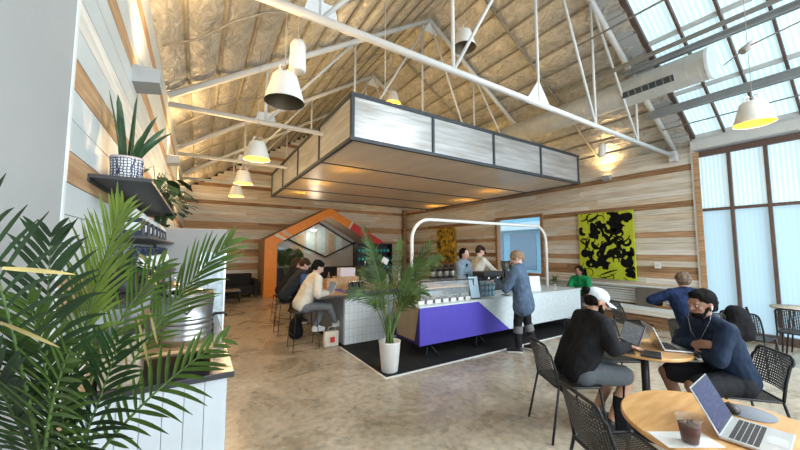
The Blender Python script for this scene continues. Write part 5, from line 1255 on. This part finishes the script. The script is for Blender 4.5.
# 4 -- woman in green on the bench
def longhair(m, ln=.16):
    def f(t, hd, R, X, Y, Z):
        h = MB().ell(hd+Z*.040-Y*.034, (.092, .100, .090), R=R)
        for s in (-1, 1): h.cap(hd+X*s*.076+Z*.02-Y*.03, hd+X*s*.086-Z*ln-Y*.015, .030, .024)
        h.cap(hd-Y*.07, hd-Y*.07-Z*ln, .07, .05); blob(h, 'hair', m, t, .010, 2, .010, .03)
    return f
J = sit(.41, .14, hpitch=.5, curl=.4)
person('person in a green top with dark hair looking down on the far bench', (8.12, 4.40, 0), PI/2, J, 'skin_brown', 'green_top', .02, 'black_plastic', False, hair=longhair('hair_black'), vox=.011, female=True)
# standing
def stand(h=1.0, lean=.05, **kw):
    j = {'pelvis': (0, 0, .90), 'chest': (0, lean*.7, 1.18), 'neck': (0, lean, 1.37), 'head': (0, lean+.03, 1.51), 'shL': (-.165, lean, 1.32), 'shR': (.165, lean, 1.32),
         'elL': (-.24, lean+.05, 1.05), 'elR': (.24, lean+.05, 1.05), 'wrL': (-.18, .25, 1.0), 'wrR': (.18, .25, 1.0)}
    for sd, sg in (('L', -1), ('R', 1)): j['hip'+sd] = (sg*.09, 0, .86); j['kn'+sd] = (sg*.10, .02, .48); j['an'+sd] = (sg*.10, -.03, .10); j['to'+sd] = (sg*.115, .11, .045)
    j.update(kw)
    for k, v in j.items():
        if not isinstance(v, (int, float)) and not k.startswith('hd') and not k.startswith('hn'): j[k] = tuple(x*h for x in v) if k[:2] not in ('an', 'to') else v
    return j
def bunhair(t, hd, R, X, Y, Z):
    blob(MB().ell(hd+Z*.035-Y*.018, (.090, .108, .095), R=R).ell(hd-Y*.108+Z*.01, (.036, .032, .036), R=R).cap(hd-Y*.10-Z*.04, hd-Y*.09-Z*.08, .026, .018), 'hair', 'hair_blond', t, .009, 2, .008, .025)
    blob(MB().ell(hd-Y*.092+Z*.008, (.032, .012, .032), R=R), 'hair_tie', 'denim_light', t, .008, 1)
J = stand(1.0, .06, hyaw=.25, hpitch=.45, wrL=(-.06, .42, 1.14), wrR=(.10, .36, 1.10), elL=(-.22, .20, 1.02), elR=(.24, .12, 1.02), anL=(-.13, .05, .10), toL=(-.15, .19, .045), knL=(-.11, .06, .48), anR=(.16, -.12, .10), toR=(.20, .02, .045), knR=(.12, -.02, .48), curl=.5)
wt = person('woman standing at the counter in a loose denim shirt and black leggings', (4.52, 3.44, 0), yaw(-.35, .9), J, 'skin_fair', 'denim', .03, 'legging', False, 'black_plastic', 'paper', bunhair, .008, cloth_disp=.012, toplong=.17, female=True)
for s, (kx, ky, ax_, ay) in (('L', (-.11, .06, -.13, .05)), ('R', (.12, -.02, .16, -.12))):
    p_ = V((kx, ky, .48)).lerp(V((ax_, ay, .10)), .12); q_ = V((kx, ky, .48)).lerp(V((ax_, ay, .10)), .40)
    MB().tube([p_, q_], [.0735, .0725], 16, cap=False).build('legging_panel', 'grey_trousers', wt)
# baristas
J = stand(1.03, .08, hyaw=-.2, hpitch=.25, wrL=(-.10, .30, .98), wrR=(.06, .30, 1.0), curl=.5)
b1 = person('barista in a pale denim shirt over black top with dark hair', (4.70, 5.12, 0), PI+.35, J, 'skin_fair', 'denim_light', .026, 'black_plastic', False, hair=longhair('hair_black', .07), vox=.010, cloth_disp=.010, female=True)
MB().rbox((-.045, .15, .88), (.045, .165, 1.36), .006).build('undershirt', 'knit_black', b1)
J = stand(1.07, .18, hyaw=-.1, hpitch=.5, wrR=(.10, .62, 1.02), elR=(.2, .38, 1.12), wrL=(-.1, .40, .95), elL=(-.25, .15, 1.02), curl=.5)
def darkcap(t, hd, R, X, Y, Z):
    hair_short('hair_brown', .006)(t, hd, R, X, Y, Z)
    c_ = blob(MB().ell(hd+Z*.058-Y*.012, (.090, .106, .062), R=R), 'cap', 'knit_black', t, .010, 2); blob(MB().cap(hd+Y*.09+Z*.04, hd+Y*.135+Z*.03, .03, .02), 'cap_brim', 'knit_black', c_, .010, 2)
person('barista in a cream long sleeved shirt reaching out beside the grinders', (5.20, 5.28, 0), yaw(.95, -.25), J, 'skin_fair', 'cream_knit', .022, 'black_plastic', False, hair=darkcap, vox=.010)
# seated at the island
J = sit(.62, .22, ((-.10, .42, .90), (.12, .42, .90)), (.40, .11), (.30, .10), hpitch=.5, curl=.35, knR=(.05, .46, .66), anR=(.0, .62, .36), toR=(.02, .76, .33), anL=(-.10, .28, .30), toL=(-.12, .42, .25), knL=(-.12, .42, .66), el=((-.26, .2, .90), (.26, .2, .90)))
cm_ = person('man in a cream sweatshirt and grey trousers at the island with a laptop', (1.53, 5.60, 0), -PI/2, J, 'skin_fair', 'cream_knit', .030, 'grey_trousers', False, 'trainer_white', 'paper', hair_short('hair_black', .010), .008, cloth_disp=.010)
J = sit(.62, .30, ((-.10, .44, .90), (.12, .44, .90)), (.40, .12), (.26, .12), hpitch=.75, curl=.4, anL=(-.10, .24, .26), toL=(-.12, .37, .22), anR=(.10, .24, .26), toR=(.12, .37, .22), el=((-.27, .3, .88), (.27, .3, .88)))
person('person in a navy vest with blue sleeves bent over the island', (1.53, 6.75, 0), -PI/2, J, 'skin_fair', 'vest_navy', .034, 'black_plastic', False, 'black_plastic', 'paper', hair_short('hair_brown', .014), .010, sleeve='sleeve_blue')
J = sit(.62, .28, ((-.10, .44, .90), (.12, .44, .90)), (.40, .12), (.26, .12), hpitch=.5, curl=.4, anL=(-.10, .24, .26), toL=(-.12, .37, .22), anR=(.10, .24, .26), toR=(.12, .37, .22), el=((-.27, .3, .88), (.27, .3, .88)))
person('person with long dark hair in black, farthest of those seated at the island', (1.66, 7.75, 0), -PI/2, J, 'skin_fair', 'knit_black', .026, 'black_plastic', False, 'black_plastic', 'paper', longhair('hair_brown', .14), .011, female=True)
